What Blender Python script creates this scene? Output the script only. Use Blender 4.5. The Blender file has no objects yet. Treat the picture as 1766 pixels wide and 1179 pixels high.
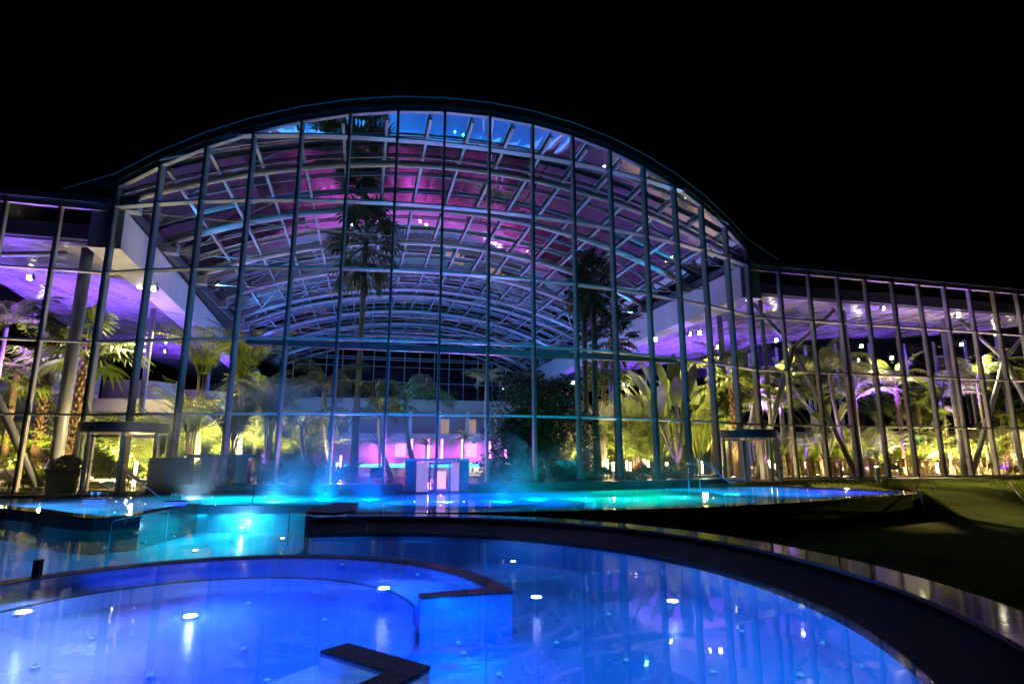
import bpy, math, random
from math import sin, cos, pi, sqrt, radians as R
from mathutils import Vector, Matrix
random.seed(7)
S = bpy.context.scene
col = S.collection

# ------------------------------------------------------------------ camera
F_PX, PITCH, ZC = 981.73, R(11.166), 1.68
cam_d = bpy.data.cameras.new("camera"); cam = bpy.data.objects.new("camera", cam_d); col.objects.link(cam)
cam_d.sensor_width = 36; cam_d.lens = F_PX/1766*36; cam_d.clip_end = 2000; cam_d.clip_start = .05
cam.location = (0, 0, ZC); cam.rotation_euler = (pi/2+PITCH, 0, 0); S.camera = cam

def onz(x, y, z):
    a = (x-883)/F_PX; b = -(y-589.5)/F_PX
    r = (a, cos(PITCH)-b*sin(PITCH), sin(PITCH)+b*cos(PITCH)); t = (z-ZC)/r[2]
    return (r[0]*t, r[1]*t)
def atY(x, Y, z): return (x-883)/F_PX*(Y*cos(PITCH)+(z-ZC)*sin(PITCH))
def zat(y, Y): return ZC+Y*math.tan(PITCH-math.atan((y-589.5)/F_PX))
TH = R(14.4); E1 = (cos(TH), sin(TH)); N1 = (-sin(TH), cos(TH)); M0 = (-2.03, 28.85)
def W(u, v): return (M0[0]+u*E1[0]+v*N1[0], M0[1]+u*E1[1]+v*N1[1])
def UV(x, y): return ((x-M0[0])*E1[0]+(y-M0[1])*E1[1], (x-M0[0])*N1[0]+(y-M0[1])*N1[1])
RP = 38.66; HALF = math.asin(16.93/RP)
def vf(u):  return -(sqrt(RP*RP-u*u)-34.76) if abs(u) < 16.93 else 0.0
RA = 38.5
def za(u, top=18.07): return top-RA+sqrt(RA*RA-u*u)
def sm(a, b, x):
    t = max(0, min(1, (x-a)/(b-a))); return t*t*(3-2*t)
def zb(u): return .03+.25*max(0, min(1, (u+17)/34))

# ------------------------------------------------------------------ materials
MT = {}
def mat(name, base, rough=.5, metal=0, emit=None, es=0, spec=.5):
    m = bpy.data.materials.new(name); m.use_nodes = True; b = m.node_tree.nodes['Principled BSDF']
    b.inputs['Base Color'].default_value = (*base, 1); b.inputs['Roughness'].default_value = rough
    b.inputs['Metallic'].default_value = metal; b.inputs['Specular IOR Level'].default_value = spec
    if emit: b.inputs['Emission Color'].default_value = (*emit, 1); b.inputs['Emission Strength'].default_value = es
    MT[name] = m; return m
def nd(m, t, **k):
    n = m.node_tree.nodes.new(t)
    for a, v in k.items(): setattr(n, a, v)
    return n
def lk(m, a, b): m.node_tree.links.new(a, b)
def varied(m, c1, c2, scale, bump=0, detail=6, dist=.02, bscale=None, stretch=(1, 1, 1)):
    b = m.node_tree.nodes['Principled BSDF']; tc = nd(m, 'ShaderNodeTexCoord'); mp = nd(m, 'ShaderNodeMapping')
    mp.inputs['Scale'].default_value = stretch; lk(m, tc.outputs['Object'], mp.inputs[0])
    n = nd(m, 'ShaderNodeTexNoise'); n.inputs['Scale'].default_value = scale; n.inputs['Detail'].default_value = detail
    lk(m, mp.outputs[0], n.inputs[0]); r = nd(m, 'ShaderNodeValToRGB')
    r.color_ramp.elements[0].color = (*c1, 1); r.color_ramp.elements[1].color = (*c2, 1)
    r.color_ramp.elements[0].position = .35; r.color_ramp.elements[1].position = .65
    lk(m, n.outputs[0], r.inputs[0]); lk(m, r.outputs[0], b.inputs['Base Color'])
    if bump:
        n2 = nd(m, 'ShaderNodeTexNoise'); n2.inputs['Scale'].default_value = bscale or scale*3; n2.inputs['Detail'].default_value = 4
        lk(m, mp.outputs[0], n2.inputs[0]); bp = nd(m, 'ShaderNodeBump'); bp.inputs['Strength'].default_value = bump; bp.inputs['Distance'].default_value = dist
        lk(m, n2.outputs[0], bp.inputs['Height']); lk(m, bp.outputs[0], b.inputs['Normal'])
    return m
mat('frame', (.28, .3, .32), .4, .1)
mat('cap', (.05, .055, .06), .35, .3)
mat('wingframe', (.46, .44, .42), .45, .1)
varied(mat('steel', (.26, .28, .32), .36), (.22, .24, .28), (.3, .32, .36), 1.2)
varied(mat('girder', (.5, .5, .52), .5), (.45, .46, .48), (.54, .54, .56), .7)
mat('flash', (.55, .6, .62), .3, .6)
mat('dark', (.03, .032, .035), .45)
mat('black', (.012, .012, .014), .4)
varied(mat('granite', (.03, .032, .04), .5, spec=.25), (.018, .02, .026), (.05, .052, .06), 30, .15, dist=.004)
varied(mat('wetgranite', (.10, .095, .09), .07, spec=.9), (.07, .067, .062), (.16, .15, .14), 22, .16, dist=.003, bscale=14)
varied(mat('paving', (.28, .25, .21), .5), (.2, .18, .15), (.33, .3, .26), 3, .2)
varied(mat('floorstone', (.42, .38, .32), .25), (.035, .03, .025), (.09, .08, .06), .8)
varied(mat('trunk', (.16, .1, .06), .85), (.09, .055, .035), (.24, .15, .09), 9, .8, dist=.04, stretch=(1, 1, 4))
varied(mat('paletrunk', (.3, .27, .2), .8), (.2, .17, .12), (.38, .34, .27), 6, .5, dist=.02, stretch=(1, 1, 5))
mat('cream', (.42, .37, .29), .5); mat('white', (.78, .78, .77), .45); mat('chrome', (.75, .77, .8), .15, 1)
varied(mat('wood', (.4, .24, .12), .45), (.3, .17, .08), (.5, .31, .16), 5, .1, stretch=(6, 6, 1))
mat('bluepanel', (.05, .055, .09), .5); mat('darkwall', (.06, .07, .09), .35); mat('red', (.45, .05, .04), .6); mat('fabric', (.65, .62, .58), .8)
mat('gutterstone', (.012, .013, .02), .6, spec=.15)  # near-black stone of the gutter slope
varied(mat('soil', (.05, .035, .02), .9), (.03, .02, .012), (.08, .055, .035), 4, .5)
varied(mat('lawn', (.08, .12, .025), .95, spec=.1), (.08, .12, .005), (.15, .19, .01), .5, .9, dist=.05, bscale=40)
def emis(name, c, s):
    m = bpy.data.materials.new(name); m.use_nodes = True; nt = m.node_tree; nt.nodes.clear()
    e = nt.nodes.new('ShaderNodeEmission'); e.inputs[0].default_value = (*c, 1); e.inputs[1].default_value = s
    o = nt.nodes.new('ShaderNodeOutputMaterial'); nt.links.new(e.outputs[0], o.inputs[0]); MT[name] = m; return m
emis('e_warm', (1, .74, .36), 26); emis('e_mag', (1, .18, .95), 16); emis('e_flood', (1, .85, .6), 22)
emis('e_win', (1, .6, .3), .45); emis('e_winmag', (.85, .35, 1), 2.2); emis('e_frost', (.5, .38, 1), .75); emis('e_green', (.05, .9, .3), 3)
emis('e_uw', (.75, .93, 1), 30); emis('e_candle', (1, .8, .45), 30); emis('e_uwdim', (.1, .35, 1), 1.2); emis('e_teal', (.1, .9, .8), 25)  # e_uwdim is the weak lens of added underwater lamps
emis('e_sky', (1, 1, 1), 0)
emis('e_blue', (.03, .12, 1), 1.6); emis('e_cyanstrip', (.1, .7, 1), 5)

def glassmat(name, ior, gain, bias, rough, tint=(1, 1, 1), refr=0, bump=0, bscale=1, milk=0, milkc=(1, 1, 1), stretch=(1, 1, 1), world=False, dist=.05):
    m = bpy.data.materials.new(name); m.use_nodes = True; nt = m.node_tree; nt.nodes.clear()
    o = nd(m, 'ShaderNodeOutputMaterial'); t = nd(m, 'ShaderNodeBsdfTransparent'); t.inputs[0].default_value = (*tint, 1)
    g = nd(m, 'ShaderNodeBsdfGlossy'); g.inputs['Roughness'].default_value = rough; g.inputs['Color'].default_value = (.95, .97, 1, 1)
    fr = nd(m, 'ShaderNodeFresnel'); fr.inputs[0].default_value = ior
    ma = nd(m, 'ShaderNodeMath', operation='MULTIPLY_ADD'); ma.use_clamp = True; ma.inputs[1].default_value = gain; ma.inputs[2].default_value = bias
    lk(m, fr.outputs[0], ma.inputs[0])
    base = t.outputs[0]
    if refr:
        rf = nd(m, 'ShaderNodeBsdfRefraction'); rf.inputs['IOR'].default_value = 1.33; rf.inputs['Roughness'].default_value = 0; rf.inputs['Color'].default_value = (*tint, 1)
        mr = nd(m, 'ShaderNodeMixShader'); mr.inputs[0].default_value = refr; lk(m, base, mr.inputs[1]); lk(m, rf.outputs[0], mr.inputs[2]); base = mr.outputs[0]
    if milk:
        tr = nd(m, 'ShaderNodeBsdfTranslucent'); tr.inputs[0].default_value = (*milkc, 1); mx0 = nd(m, 'ShaderNodeMixShader'); mx0.inputs[0].default_value = milk
        lk(m, base, mx0.inputs[1]); lk(m, tr.outputs[0], mx0.inputs[2]); base = mx0.outputs[0]
    mx = nd(m, 'ShaderNodeMixShader'); lk(m, ma.outputs[0], mx.inputs[0]); lk(m, base, mx.inputs[1]); lk(m, g.outputs[0], mx.inputs[2]); lk(m, mx.outputs[0], o.inputs[0])
    if bump:
        tc = nd(m, 'ShaderNodeTexCoord'); mp = nd(m, 'ShaderNodeMapping'); mp.inputs['Scale'].default_value = stretch
        if world:
            ge = nd(m, 'ShaderNodeNewGeometry'); lk(m, ge.outputs['Position'], mp.inputs[0])
        else: lk(m, tc.outputs['Object'], mp.inputs[0])
        n = nd(m, 'ShaderNodeTexNoise'); n.inputs['Scale'].default_value = bscale; n.inputs['Detail'].default_value = 3; lk(m, mp.outputs[0], n.inputs[0])
        bp = nd(m, 'ShaderNodeBump'); bp.inputs['Strength'].default_value = bump; bp.inputs['Distance'].default_value = dist
        lk(m, n.outputs[0], bp.inputs['Height']); lk(m, bp.outputs[0], g.inputs['Normal']); lk(m, bp.outputs[0], fr.inputs['Normal'])
    MT[name] = m; return m
glassmat('glass', 1.5, .8, .015, .0, (.93, .96, .97))
glassmat('roofglass', 1.55, 1.0, .03, .005, (.9, .93, .95), bump=.25, bscale=.35, world=True, dist=.04)
glassmat('water', 1.33, .3, 0, .025, (.86, .95, .98), bump=.12, bscale=1.1, milk=.03, milkc=(.8, .92, 1), world=True, dist=.03)
glassmat('water_up', 1.33, .5, 0, .03, (.9, .97, .98), refr=.7, bump=.12, bscale=1.3, milk=.1, milkc=(.8, .92, 1), world=True, dist=.03)

# stretch ceiling of the wings
m = mat('stretch', (.50, .45, .50), .16, spec=1.0); b = m.node_tree.nodes['Principled BSDF']
tc = nd(m, 'ShaderNodeTexCoord'); mp = nd(m, 'ShaderNodeMapping'); mp.inputs['Scale'].default_value = (1, .45, 1); lk(m, tc.outputs['Object'], mp.inputs[0])
n = nd(m, 'ShaderNodeTexNoise'); n.inputs['Scale'].default_value = .7; n.inputs['Detail'].default_value = 4; lk(m, mp.outputs[0], n.inputs[0])
bp = nd(m, 'ShaderNodeBump'); bp.inputs['Strength'].default_value = .7; bp.inputs['Distance'].default_value = .3; lk(m, n.outputs[0], bp.inputs['Height']); lk(m, bp.outputs[0], b.inputs['Normal'])
b.inputs['Coat Weight'].default_value = .8; b.inputs['Coat Roughness'].default_value = .04; lk(m, bp.outputs[0], b.inputs['Coat Normal'])

# dark mosaic
m = mat('mosaic', (.03, .035, .05), .35, spec=.3); b = m.node_tree.nodes['Principled BSDF']
ge = nd(m, 'ShaderNodeNewGeometry'); mp = nd(m, 'ShaderNodeMapping'); mp.inputs['Rotation'].default_value = (0, 0, .35); lk(m, ge.outputs['Position'], mp.inputs[0])
br = nd(m, 'ShaderNodeTexBrick'); br.offset = 0; br.inputs['Scale'].default_value = 1; br.inputs['Mortar Size'].default_value = .004; br.inputs['Brick Width'].default_value = .05; br.inputs['Row Height'].default_value = .05
br.inputs['Color1'].default_value = (.02, .025, .04, 1); br.inputs['Color2'].default_value = (.045, .05, .07, 1); br.inputs['Mortar'].default_value = (.12, .13, .15, 1)
lk(m, mp.outputs[0], br.inputs[0]); lk(m, br.outputs[0], b.inputs['Base Color'])
# pool tile
m = mat('tile', (.62, .68, .72), .3); b = m.node_tree.nodes['Principled BSDF']
ge = nd(m, 'ShaderNodeNewGeometry'); mp = nd(m, 'ShaderNodeMapping'); mp.inputs['Rotation'].default_value = (0, 0, .5); lk(m, ge.outputs['Position'], mp.inputs[0])
br = nd(m, 'ShaderNodeTexBrick'); br.offset = 0; br.inputs['Scale'].default_value = 1; br.inputs['Mortar Size'].default_value = .006
br.inputs['Brick Width'].default_value = .6; br.inputs['Row Height'].default_value = .6
br.inputs['Color1'].default_value = (.26, .46, .72, 1); br.inputs['Color2'].default_value = (.29, .49, .75, 1); br.inputs['Mortar'].default_value = (.2, .34, .52, 1)
lk(m, mp.outputs[0], br.inputs[0]); lk(m, br.outputs[0], b.inputs['Base Color'])

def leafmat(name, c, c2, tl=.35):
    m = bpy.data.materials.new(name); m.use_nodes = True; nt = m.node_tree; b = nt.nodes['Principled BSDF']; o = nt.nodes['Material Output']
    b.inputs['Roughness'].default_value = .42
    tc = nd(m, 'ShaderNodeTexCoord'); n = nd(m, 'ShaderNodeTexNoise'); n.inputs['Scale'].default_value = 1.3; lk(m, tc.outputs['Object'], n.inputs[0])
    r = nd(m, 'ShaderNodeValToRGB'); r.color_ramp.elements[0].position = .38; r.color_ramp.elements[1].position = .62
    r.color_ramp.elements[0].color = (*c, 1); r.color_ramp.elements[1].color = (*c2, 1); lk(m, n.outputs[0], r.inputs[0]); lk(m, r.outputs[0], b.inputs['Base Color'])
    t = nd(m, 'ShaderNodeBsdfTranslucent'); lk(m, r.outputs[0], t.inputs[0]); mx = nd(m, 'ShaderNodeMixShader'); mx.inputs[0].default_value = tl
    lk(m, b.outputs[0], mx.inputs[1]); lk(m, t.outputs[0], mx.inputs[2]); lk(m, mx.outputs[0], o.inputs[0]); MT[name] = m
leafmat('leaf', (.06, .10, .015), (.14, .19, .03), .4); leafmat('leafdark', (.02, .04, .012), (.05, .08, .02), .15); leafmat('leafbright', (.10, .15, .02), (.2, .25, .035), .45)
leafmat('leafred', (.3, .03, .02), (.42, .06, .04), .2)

# ------------------------------------------------------------------ mesh helper
class MB:
    def __init__(s): s.v = []; s.f = []
    def add(s, vs, fs):
        o = len(s.v); s.v += [tuple(p) for p in vs]; s.f += [tuple(i+o for i in f) for f in fs]
    def box(s, x0, x1, y0, y1, z0, z1):
        s.add([(x0,y0,z0),(x1,y0,z0),(x1,y1,z0),(x0,y1,z0),(x0,y0,z1),(x1,y0,z1),(x1,y1,z1),(x0,y1,z1)],
              [(0,3,2,1),(4,5,6,7),(0,1,5,4),(1,2,6,5),(2,3,7,6),(3,0,4,7)]); return s
    def obox(s, c, d, w, t, z0, z1):   # oriented box: centre (x,y), unit direction d, half width w along d, half thickness t
        n = (-d[1], d[0]); P = []
        for z in (z0, z1):
            for a, b in ((-1,-1),(1,-1),(1,1),(-1,1)): P.append((c[0]+d[0]*w*a+n[0]*t*b, c[1]+d[1]*w*a+n[1]*t*b, z))
        s.add(P, [(0,3,2,1),(4,5,6,7),(0,1,5,4),(1,2,6,5),(2,3,7,6),(3,0,4,7)]); return s
    def bar(s, a, b, w, h, up=(0,0,1)):
        a = Vector(a); b = Vector(b); d = (b-a).normalized(); x = d.cross(Vector(up))
        if x.length < 1e-4: x = Vector((1,0,0))
        x.normalize(); y = x.cross(d).normalized(); P = []
        for p in (a, b):
            for i, j in ((-1,-1),(1,-1),(1,1),(-1,1)): P.append(p+x*w/2*i+y*h/2*j)
        s.add(P, [(0,3,2,1),(4,5,6,7),(0,1,5,4),(1,2,6,5),(2,3,7,6),(3,0,4,7)]); return s
    def tube(s, pts, r, n=8, cap=True):
        pts = [Vector(p) for p in pts]; rr = r if isinstance(r, (list, tuple)) else [r]*len(pts); o = len(s.v); prev = None
        for i, p in enumerate(pts):
            d = (pts[min(i+1, len(pts)-1)]-pts[max(i-1, 0)]).normalized()
            if prev is None:
                x = d.cross(Vector((0,0,1)));
                if x.length < 1e-3: x = Vector((1,0,0))
            else: x = prev-d*prev.dot(d)
            x.normalize(); prev = x; y = d.cross(x)
            for k in range(n):
                a = 2*pi*k/n; s.v.append(tuple(p+(x*cos(a)+y*sin(a))*rr[i]))
        for i in range(len(pts)-1):
            for k in range(n):
                k2 = (k+1) % n; s.f.append((o+i*n+k, o+i*n+k2, o+(i+1)*n+k2, o+(i+1)*n+k))
        if cap:
            s.f.append(tuple(o+k for k in range(n))[::-1]); s.f.append(tuple(o+(len(pts)-1)*n+k for k in range(n)))
        return s
    def cyl(s, x, y, z0, z1, r, n=16, r2=None):
        return s.lathe(x, y, [(r, z0), (r2 if r2 is not None else r, z1)], n)
    def lathe(s, x, y, prof, n=20):
        o = len(s.v)
        for r, z in prof:
            for k in range(n): s.v.append((x+r*cos(2*pi*k/n), y+r*sin(2*pi*k/n), z))
        for i in range(len(prof)-1):
            for k in range(n):
                k2 = (k+1) % n; s.f.append((o+i*n+k, o+i*n+k2, o+(i+1)*n+k2, o+(i+1)*n+k))
        s.f.append(tuple(o+k for k in range(n))[::-1]); s.f.append(tuple(o+(len(prof)-1)*n+k for k in range(n))); return s
    def prism(s, poly, z0, z1):
        n = len(poly); o = len(s.v)
        for z in (z0, z1):
            for p in poly: s.v.append((p[0], p[1], z))
        s.f.append(tuple(range(o, o+n))[::-1]); s.f.append(tuple(range(o+n, o+2*n)))
        for k in range(n): k2 = (k+1) % n; s.f.append((o+k, o+k2, o+n+k2, o+n+k))
        return s
    def sweep(s, path, sec, closed=False):   # path of (x,y,nx,ny): section of (offset along n, z)
        o = len(s.v); n = len(sec)
        for x, y, nx, ny in path:
            for a, z in sec: s.v.append((x+nx*a, y+ny*a, z))
        m_ = len(path)
        for i in range(m_ if closed else m_-1):
            j = (i+1) % m_
            for k in range(n): k2 = (k+1) % n; s.f.append((o+i*n+k, o+i*n+k2, o+j*n+k2, o+j*n+k))
        if not closed:
            s.f.append(tuple(o+k for k in range(n))); s.f.append(tuple(o+(m_-1)*n+k for k in range(n))[::-1])
        return s
    def mesh(s, name, m_, smooth=False):
        me = bpy.data.meshes.new(name); me.from_pydata(s.v, [], s.f); me.materials.append(MT[m_]); me.update()
        if smooth:
            for p in me.polygons: p.use_smooth = True
        return me
    def build(s, name, m_, parent=None, smooth=False, recalc=False):
        me = s.mesh(name, m_, smooth)
        if recalc:
            import bmesh
            bm = bmesh.new(); bm.from_mesh(me); bmesh.ops.recalc_face_normals(bm, faces=bm.faces); bm.to_mesh(me); bm.free()
        o = bpy.data.objects.new(name, me); col.objects.link(o)
        if parent: o.parent = parent
        return o
def tag(o, label, cat, group=None, kind=None):
    o['label'] = label; o['category'] = cat
    if group: o['group'] = group
    if kind: o['kind'] = kind
    return o
def thing(name, label, cat, loc=(0,0,0), rz=0, group=None):
    o = bpy.data.objects.new(name, None); col.objects.link(o); o.location = loc; o.rotation_euler = (0,0,rz); o.empty_display_size = .2
    return tag(o, label, cat, group)
def struct(o): o['kind'] = 'structure'; return o
def copy_tree(o, parent=None):
    c = o.copy(); col.objects.link(c); c.parent = parent
    if parent: c.matrix_parent_inverse = o.matrix_parent_inverse.copy()
    for ch in list(o.children): copy_tree(ch, c)
    return c
def light(name, kind, loc, power, color, parent=None, radius=.1, target=None, spot=None, blend=.6):
    d = bpy.data.lights.new(name, kind); d.energy = power; d.color = color
    if kind in ('POINT', 'SPOT'): d.shadow_soft_size = radius
    if kind == 'SPOT': d.spot_size = R(spot or 90); d.spot_blend = blend
    o = bpy.data.objects.new(name, d); col.objects.link(o); o.location = loc
    if target is not None:
        o.rotation_euler = (Vector(target)-Vector(loc)).to_track_quat('-Z', 'Y').to_euler()
    if parent: o.parent = parent
    return o
ONES = 'first second third fourth fifth sixth seventh eighth ninth tenth eleventh twelfth thirteenth fourteenth fifteenth sixteenth seventeenth eighteenth nineteenth'.split()
def ordn(k):
    if k < 20: return ONES[k-1]
    t, o = divmod(k, 10); tens = {2: 'twent', 3: 'thirt', 4: 'fort', 5: 'fift', 6: 'sixt', 7: 'sevent', 8: 'eight', 9: 'ninet'}[t]
    return tens+'ieth' if o == 0 else tens+'y-'+ONES[o-1]

# ================================================================== GLASS HALL (local frame u, v, z)
hall = thing('glass_hall', 'large arched glass hall with curved front, barrel vault roof and two side wings, lit inside', 'building', (M0[0], M0[1], 0), TH)
us = [RP*sin(-HALF+2*HALF*k/16) for k in range(17)]
left = [-16.93-2.1*k for k in range(1, 9)]; right = [16.93+2.17*k for k in range(1, 24)]
mull = [(u, vf(u)) for u in sorted(left)]+[(u, vf(u)) for u in us]+[(u, 0.0) for u in right]
mull[8] = (-16.93, 0.0); mull[24] = (16.93, 0.0)
TR = [3.36+3.2*k for k in range(5)]
WT = 12.96
def ztop(u): return za(u) if abs(u) <= 16.94 else WT
def nrm(i):
    a = mull[max(i-1, 0)]; b = mull[min(i+1, len(mull)-1)]; d = Vector((b[0]-a[0], b[1]-a[1])).normalized(); return (d.x, d.y)
for i, (u, v) in enumerate(mull):
    d = nrm(i); wing = i < 8 or i > 24; corner = i in (8, 24)
    zt = ztop(u) if not corner else za(16.93); w = .045 if not corner else .07
    mb = MB(); n = (-d[1], d[0]); dep = .13 if not wing else .11
    mb.obox((u+n[0]*(dep+.03), v+n[1]*(dep+.03)), d, w+.012, dep, zb(u), zt)
    o = mb.build('mullion', 'frame' if not wing else 'wingframe', hall)
    c = MB().obox((u-n[0]*.035, v-n[1]*.035), d, w, .03, zb(u), zt+.05).build('mullion_cap', 'cap', o)
door_bays = {8: 2.95, 9: 2.95, 22: 2.95, 23: 2.95}   # bays opened for revolving doors
for i in range(len(mull)-1):
    a, b = mull[i], mull[i+1]; wing = i < 8 or i >= 24
    d = Vector((b[0]-a[0], b[1]-a[1])); Lb = d.length; d.normalize(); n = (-d.y, d.x)
    za_, zb_ = ztop(a[0] if i != 24 else 17), ztop(b[0] if i != 7 else -17)
    if i == 7: zb_ = WT
    if i == 24: za_ = WT
    c = ((a[0]+b[0])/2, (a[1]+b[1])/2); dep = .13 if not wing else .1
    z0 = (zb(a[0])+zb(b[0]))/2
    p0 = (a[0]+n[0]*.12, a[1]+n[1]*.12, za_-.13); p1 = (b[0]+n[0]*.12, b[1]+n[1]*.12, zb_-.13)
    fr = MB().bar(p0, p1, .22, .24).build('window', 'wingframe' if wing else 'steel', hall)
    fm = 'wingframe' if wing else 'frame'
    zs = [z for z in TR if z < max(za_, zb_)-.3]
    if wing: zs = [z for z in TR[:3]]
    for z in zs:
        t0, t1 = 0, 1
        if za_ < z+.1: t0 = min(1, (z+.1-za_)/(zb_-za_))
        if zb_ < z+.1: t1 = max(0, (z+.1-za_)/(zb_-za_))
        if t1-t0 < .05: continue
        cc = (a[0]+(b[0]-a[0])*(t0+t1)/2, a[1]+(b[1]-a[1])*(t0+t1)/2); hw = Lb*(t1-t0)/2-.06
        MB().obox((cc[0]+n[0]*dep, cc[1]+n[1]*dep), (d.x, d.y), hw, dep+.05, z-.05, z+.03).build('transom', fm, fr)
    if i not in door_bays: MB().obox((c[0]+n[0]*.08, c[1]+n[1]*.08), (d.x, d.y), Lb/2-.06, .08, z0, z0+.12).build('sill', fm, fr)
    lo = door_bays.get(i, z0+.12)
    lv = [lo]+[z for z in zs if z > lo+.2]+[99]
    for k in range(len(lv)-1):
        q0 = (a[0]+d.x*.05, a[1]+d.y*.05); q1 = (b[0]-d.x*.05, b[1]-d.y*.05)
        ta, tb = min(lv[k+1], za_-.05), min(lv[k+1], zb_-.05)
        P = [(*q0, lv[k]), (*q1, lv[k])]
        if ta <= lv[k]+.02 and tb <= lv[k]+.02: continue
        if tb > lv[k]: P.append((*q1, tb))
        if ta > lv[k]: P.append((*q0, ta))
        pm = MB(); pm.add(P, [tuple(range(len(P)))]); pm.build('pane', 'glass', fr)
# fascia and flashing along roof edge
def edge_path(u0, u1, n_):
    out = []
    for k in range(n_+1):
        u = u0+(u1-u0)*k/n_; out.append((u, vf(u)))
    return out
ep = [(-19.05, 0)]+[(u, vf(u)) for u in us]+[(19.05, 0)]
f1 = MB(); f2 = MB()
for a, b in zip(ep[:-1], ep[1:]):
    z0, z1 = za(a[0]), za(b[0])
    d = Vector((b[0]-a[0], b[1]-a[1])).normalized(); n = (-d.y, d.x)
    for (oo, lo, hi, mbx, dp) in ((-.10, .0, .40, f1, .5), (-.13, .40, .45, f2, .55)):
        P = []
        for p, z in ((a, z0), (b, z1)):
            for q in ((oo, lo), (oo, hi), (oo+dp, hi), (oo+dp, lo)): P.append((p[0]+n[0]*q[0], p[1]+n[1]*q[0], z+q[1]))
        mbx.add(P, [(0,1,2,3),(7,6,5,4),(0,4,5,1),(1,5,6,2),(2,6,7,3),(3,7,4,0)])
f1.build('roof_fascia', 'black', hall); f2.build('roof_flashing', 'flash', hall)
# valley wedges under the fascia beyond the corners
for s_ in (-1, 1):
    mb = MB(); mb.add([(s_*16.95, .0, WT+.25), (s_*19.05, .0, WT+.1), (s_*16.95, .0, za(16.93)), (s_*16.95, .3, WT+.25), (s_*19.05, .3, WT+.1), (s_*16.95, .3, za(16.93))], [(0,1,2),(3,5,4),(0,3,4,1),(1,4,5,2),(2,5,3,0)])
    mb.build('valley_panel', 'black', hall)
# wing roofs
for s_, u1 in ((-1, -34), (1, 67)):
    u0 = s_*17.0; a, b = min(u0, u1), max(u0, u1)
    MB().box(a, b, -.25, -.05, WT, WT+.28).build('wing_fascia', 'cap', hall)
    MB().box(a, b, -.04, 46, WT+.06, WT+.26).build('wing_roof', 'dark', hall)
    # upper dark soffit beam just behind the glass
    MB().box(a, b, 0.95, 1.3, 11.56, 12.25).build('edge_beam', 'darkwall', hall)
# white box girders at the springing
for s_ in (-1, 1):
    mb = MB(); x0, x1 = sorted((s_*16.55, s_*17.9)); k = 3.0 if s_ < 0 else 0
    v0, v1 = .3, 56
    if s_ > 0: mb.box(x0, x1, v0, v1, 11.0, 12.9)
    else:
        mb.add([(x0,v0,11),(x1,v0,11),(x1-k,v1,11),(x0-k,v1,11),(x0,v0,12.9),(x1,v0,12.9),(x1-k,v1,12.9),(x0-k,v1,12.9)],[(0,3,2,1),(4,5,6,7),(0,1,5,4),(1,2,6,5),(2,3,7,6),(3,0,4,7)])
    mb.build('box_girder', 'girder', hall)
    # upper kerb of vault above girder
    MB().box(*sorted((s_*16.7, s_*17.3)), .2, 56, 13.1, 13.55).build('vault_kerb', 'darkwall', hall)
# stretched ceilings of the wings
def ceil(poly, name='wing_ceiling'):
    MB().prism(poly, 11.5, 11.68).build(name, 'stretch', hall, recalc=True)
ceil([(-17.9, 1.35), (-17.9-2.6, 56), (-26.5, 56), (-28, 21.7), (-27.2, 16.3), (-26.2, 10), (-25, 1.35)])
MB().box(-34, -25.2, 1.35, 10, 11.47, 11.72).build('wing_ceiling', 'stretch', hall)
cr = [(17.9, 1.35), (62, 1.35), (62, 3.0), (44.5, 3.2), (42.5, 7), (39.3, 9.7), (33.6, 11.2), (30, 14), (28.9, 20), (27.7, 24), (26, 31), (22.8, 39), (20, 56), (17.9, 56)]
ceil(cr)
# vault arches, purlins, glazing bars, glass
AV = [.55, 6.4, 12.6, 18.9, 25.2, 27.6, 33.9, 40.2, 47.6, 53.6]
for v in AV:
    pts = []
    for k in range(41):
        u = -16.75+33.5*k/40; pts.append((u, v, za(u, 17.30)))
    MB().tube(pts, .185 if v < 50 else .16, 12).build('roof_arch', 'steel', hall, smooth=True)
    if v < 50:
        mb = MB(); mb.tube([(-16.6, v+.25, 13.05), (16.6, v+.25, 13.05)], .035, 6); mb.build('tie_rod', 'steel', hall)
        for s_ in (-1, 1):
            MB().box(*sorted((s_*16.05, s_*16.72)), v-.3, v+.3, 12.92, 13.5).build('arch_shoe', 'steel', hall)
for k in range(1, 17):
    th_ = -HALF+2*HALF*k/17+R(.4); u = RA*sin(th_)
    if abs(u) > 16.6: continue
    z = za(u, 17.70); v0 = vf(u)+.45
    tx = Vector((cos(th_), 0, -sin(th_)))
    mb = MB(); mb.bar((u, v0, z), (u, 55.8, z), .13, .16, up=(sin(th_), 0, cos(th_))); mb.build('purlin', 'steel', hall)
gv = []; v = -1.3
while v < 55: gv.append(v); v += 2.1
for v in gv:
    um = 16.9 if v > .3 else RP*math.sqrt(max(0, 1-((34.76-v-.4)/RP)**2))-.1
    mb = MB(); K = 32; P = [(-um+2*um*k/K) for k in range(K+1)]; sec = []
    mb2 = []
    for u in P:
        z = za(u, 17.86); mb2 += [(u, v-.03, z-.05), (u, v+.03, z-.05), (u, v+.03, z+.04), (u, v-.03, z+.04)]
    fs = []
    for k in range(K):
        for q in range(4): fs.append((k*4+q, k*4+(q+1) % 4, (k+1)*4+(q+1) % 4, (k+1)*4+q))
    mb.add(mb2, fs); mb.build('glazing_bar', 'steel', hall)
vs = [-4]+AV[:]+[56]
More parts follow.
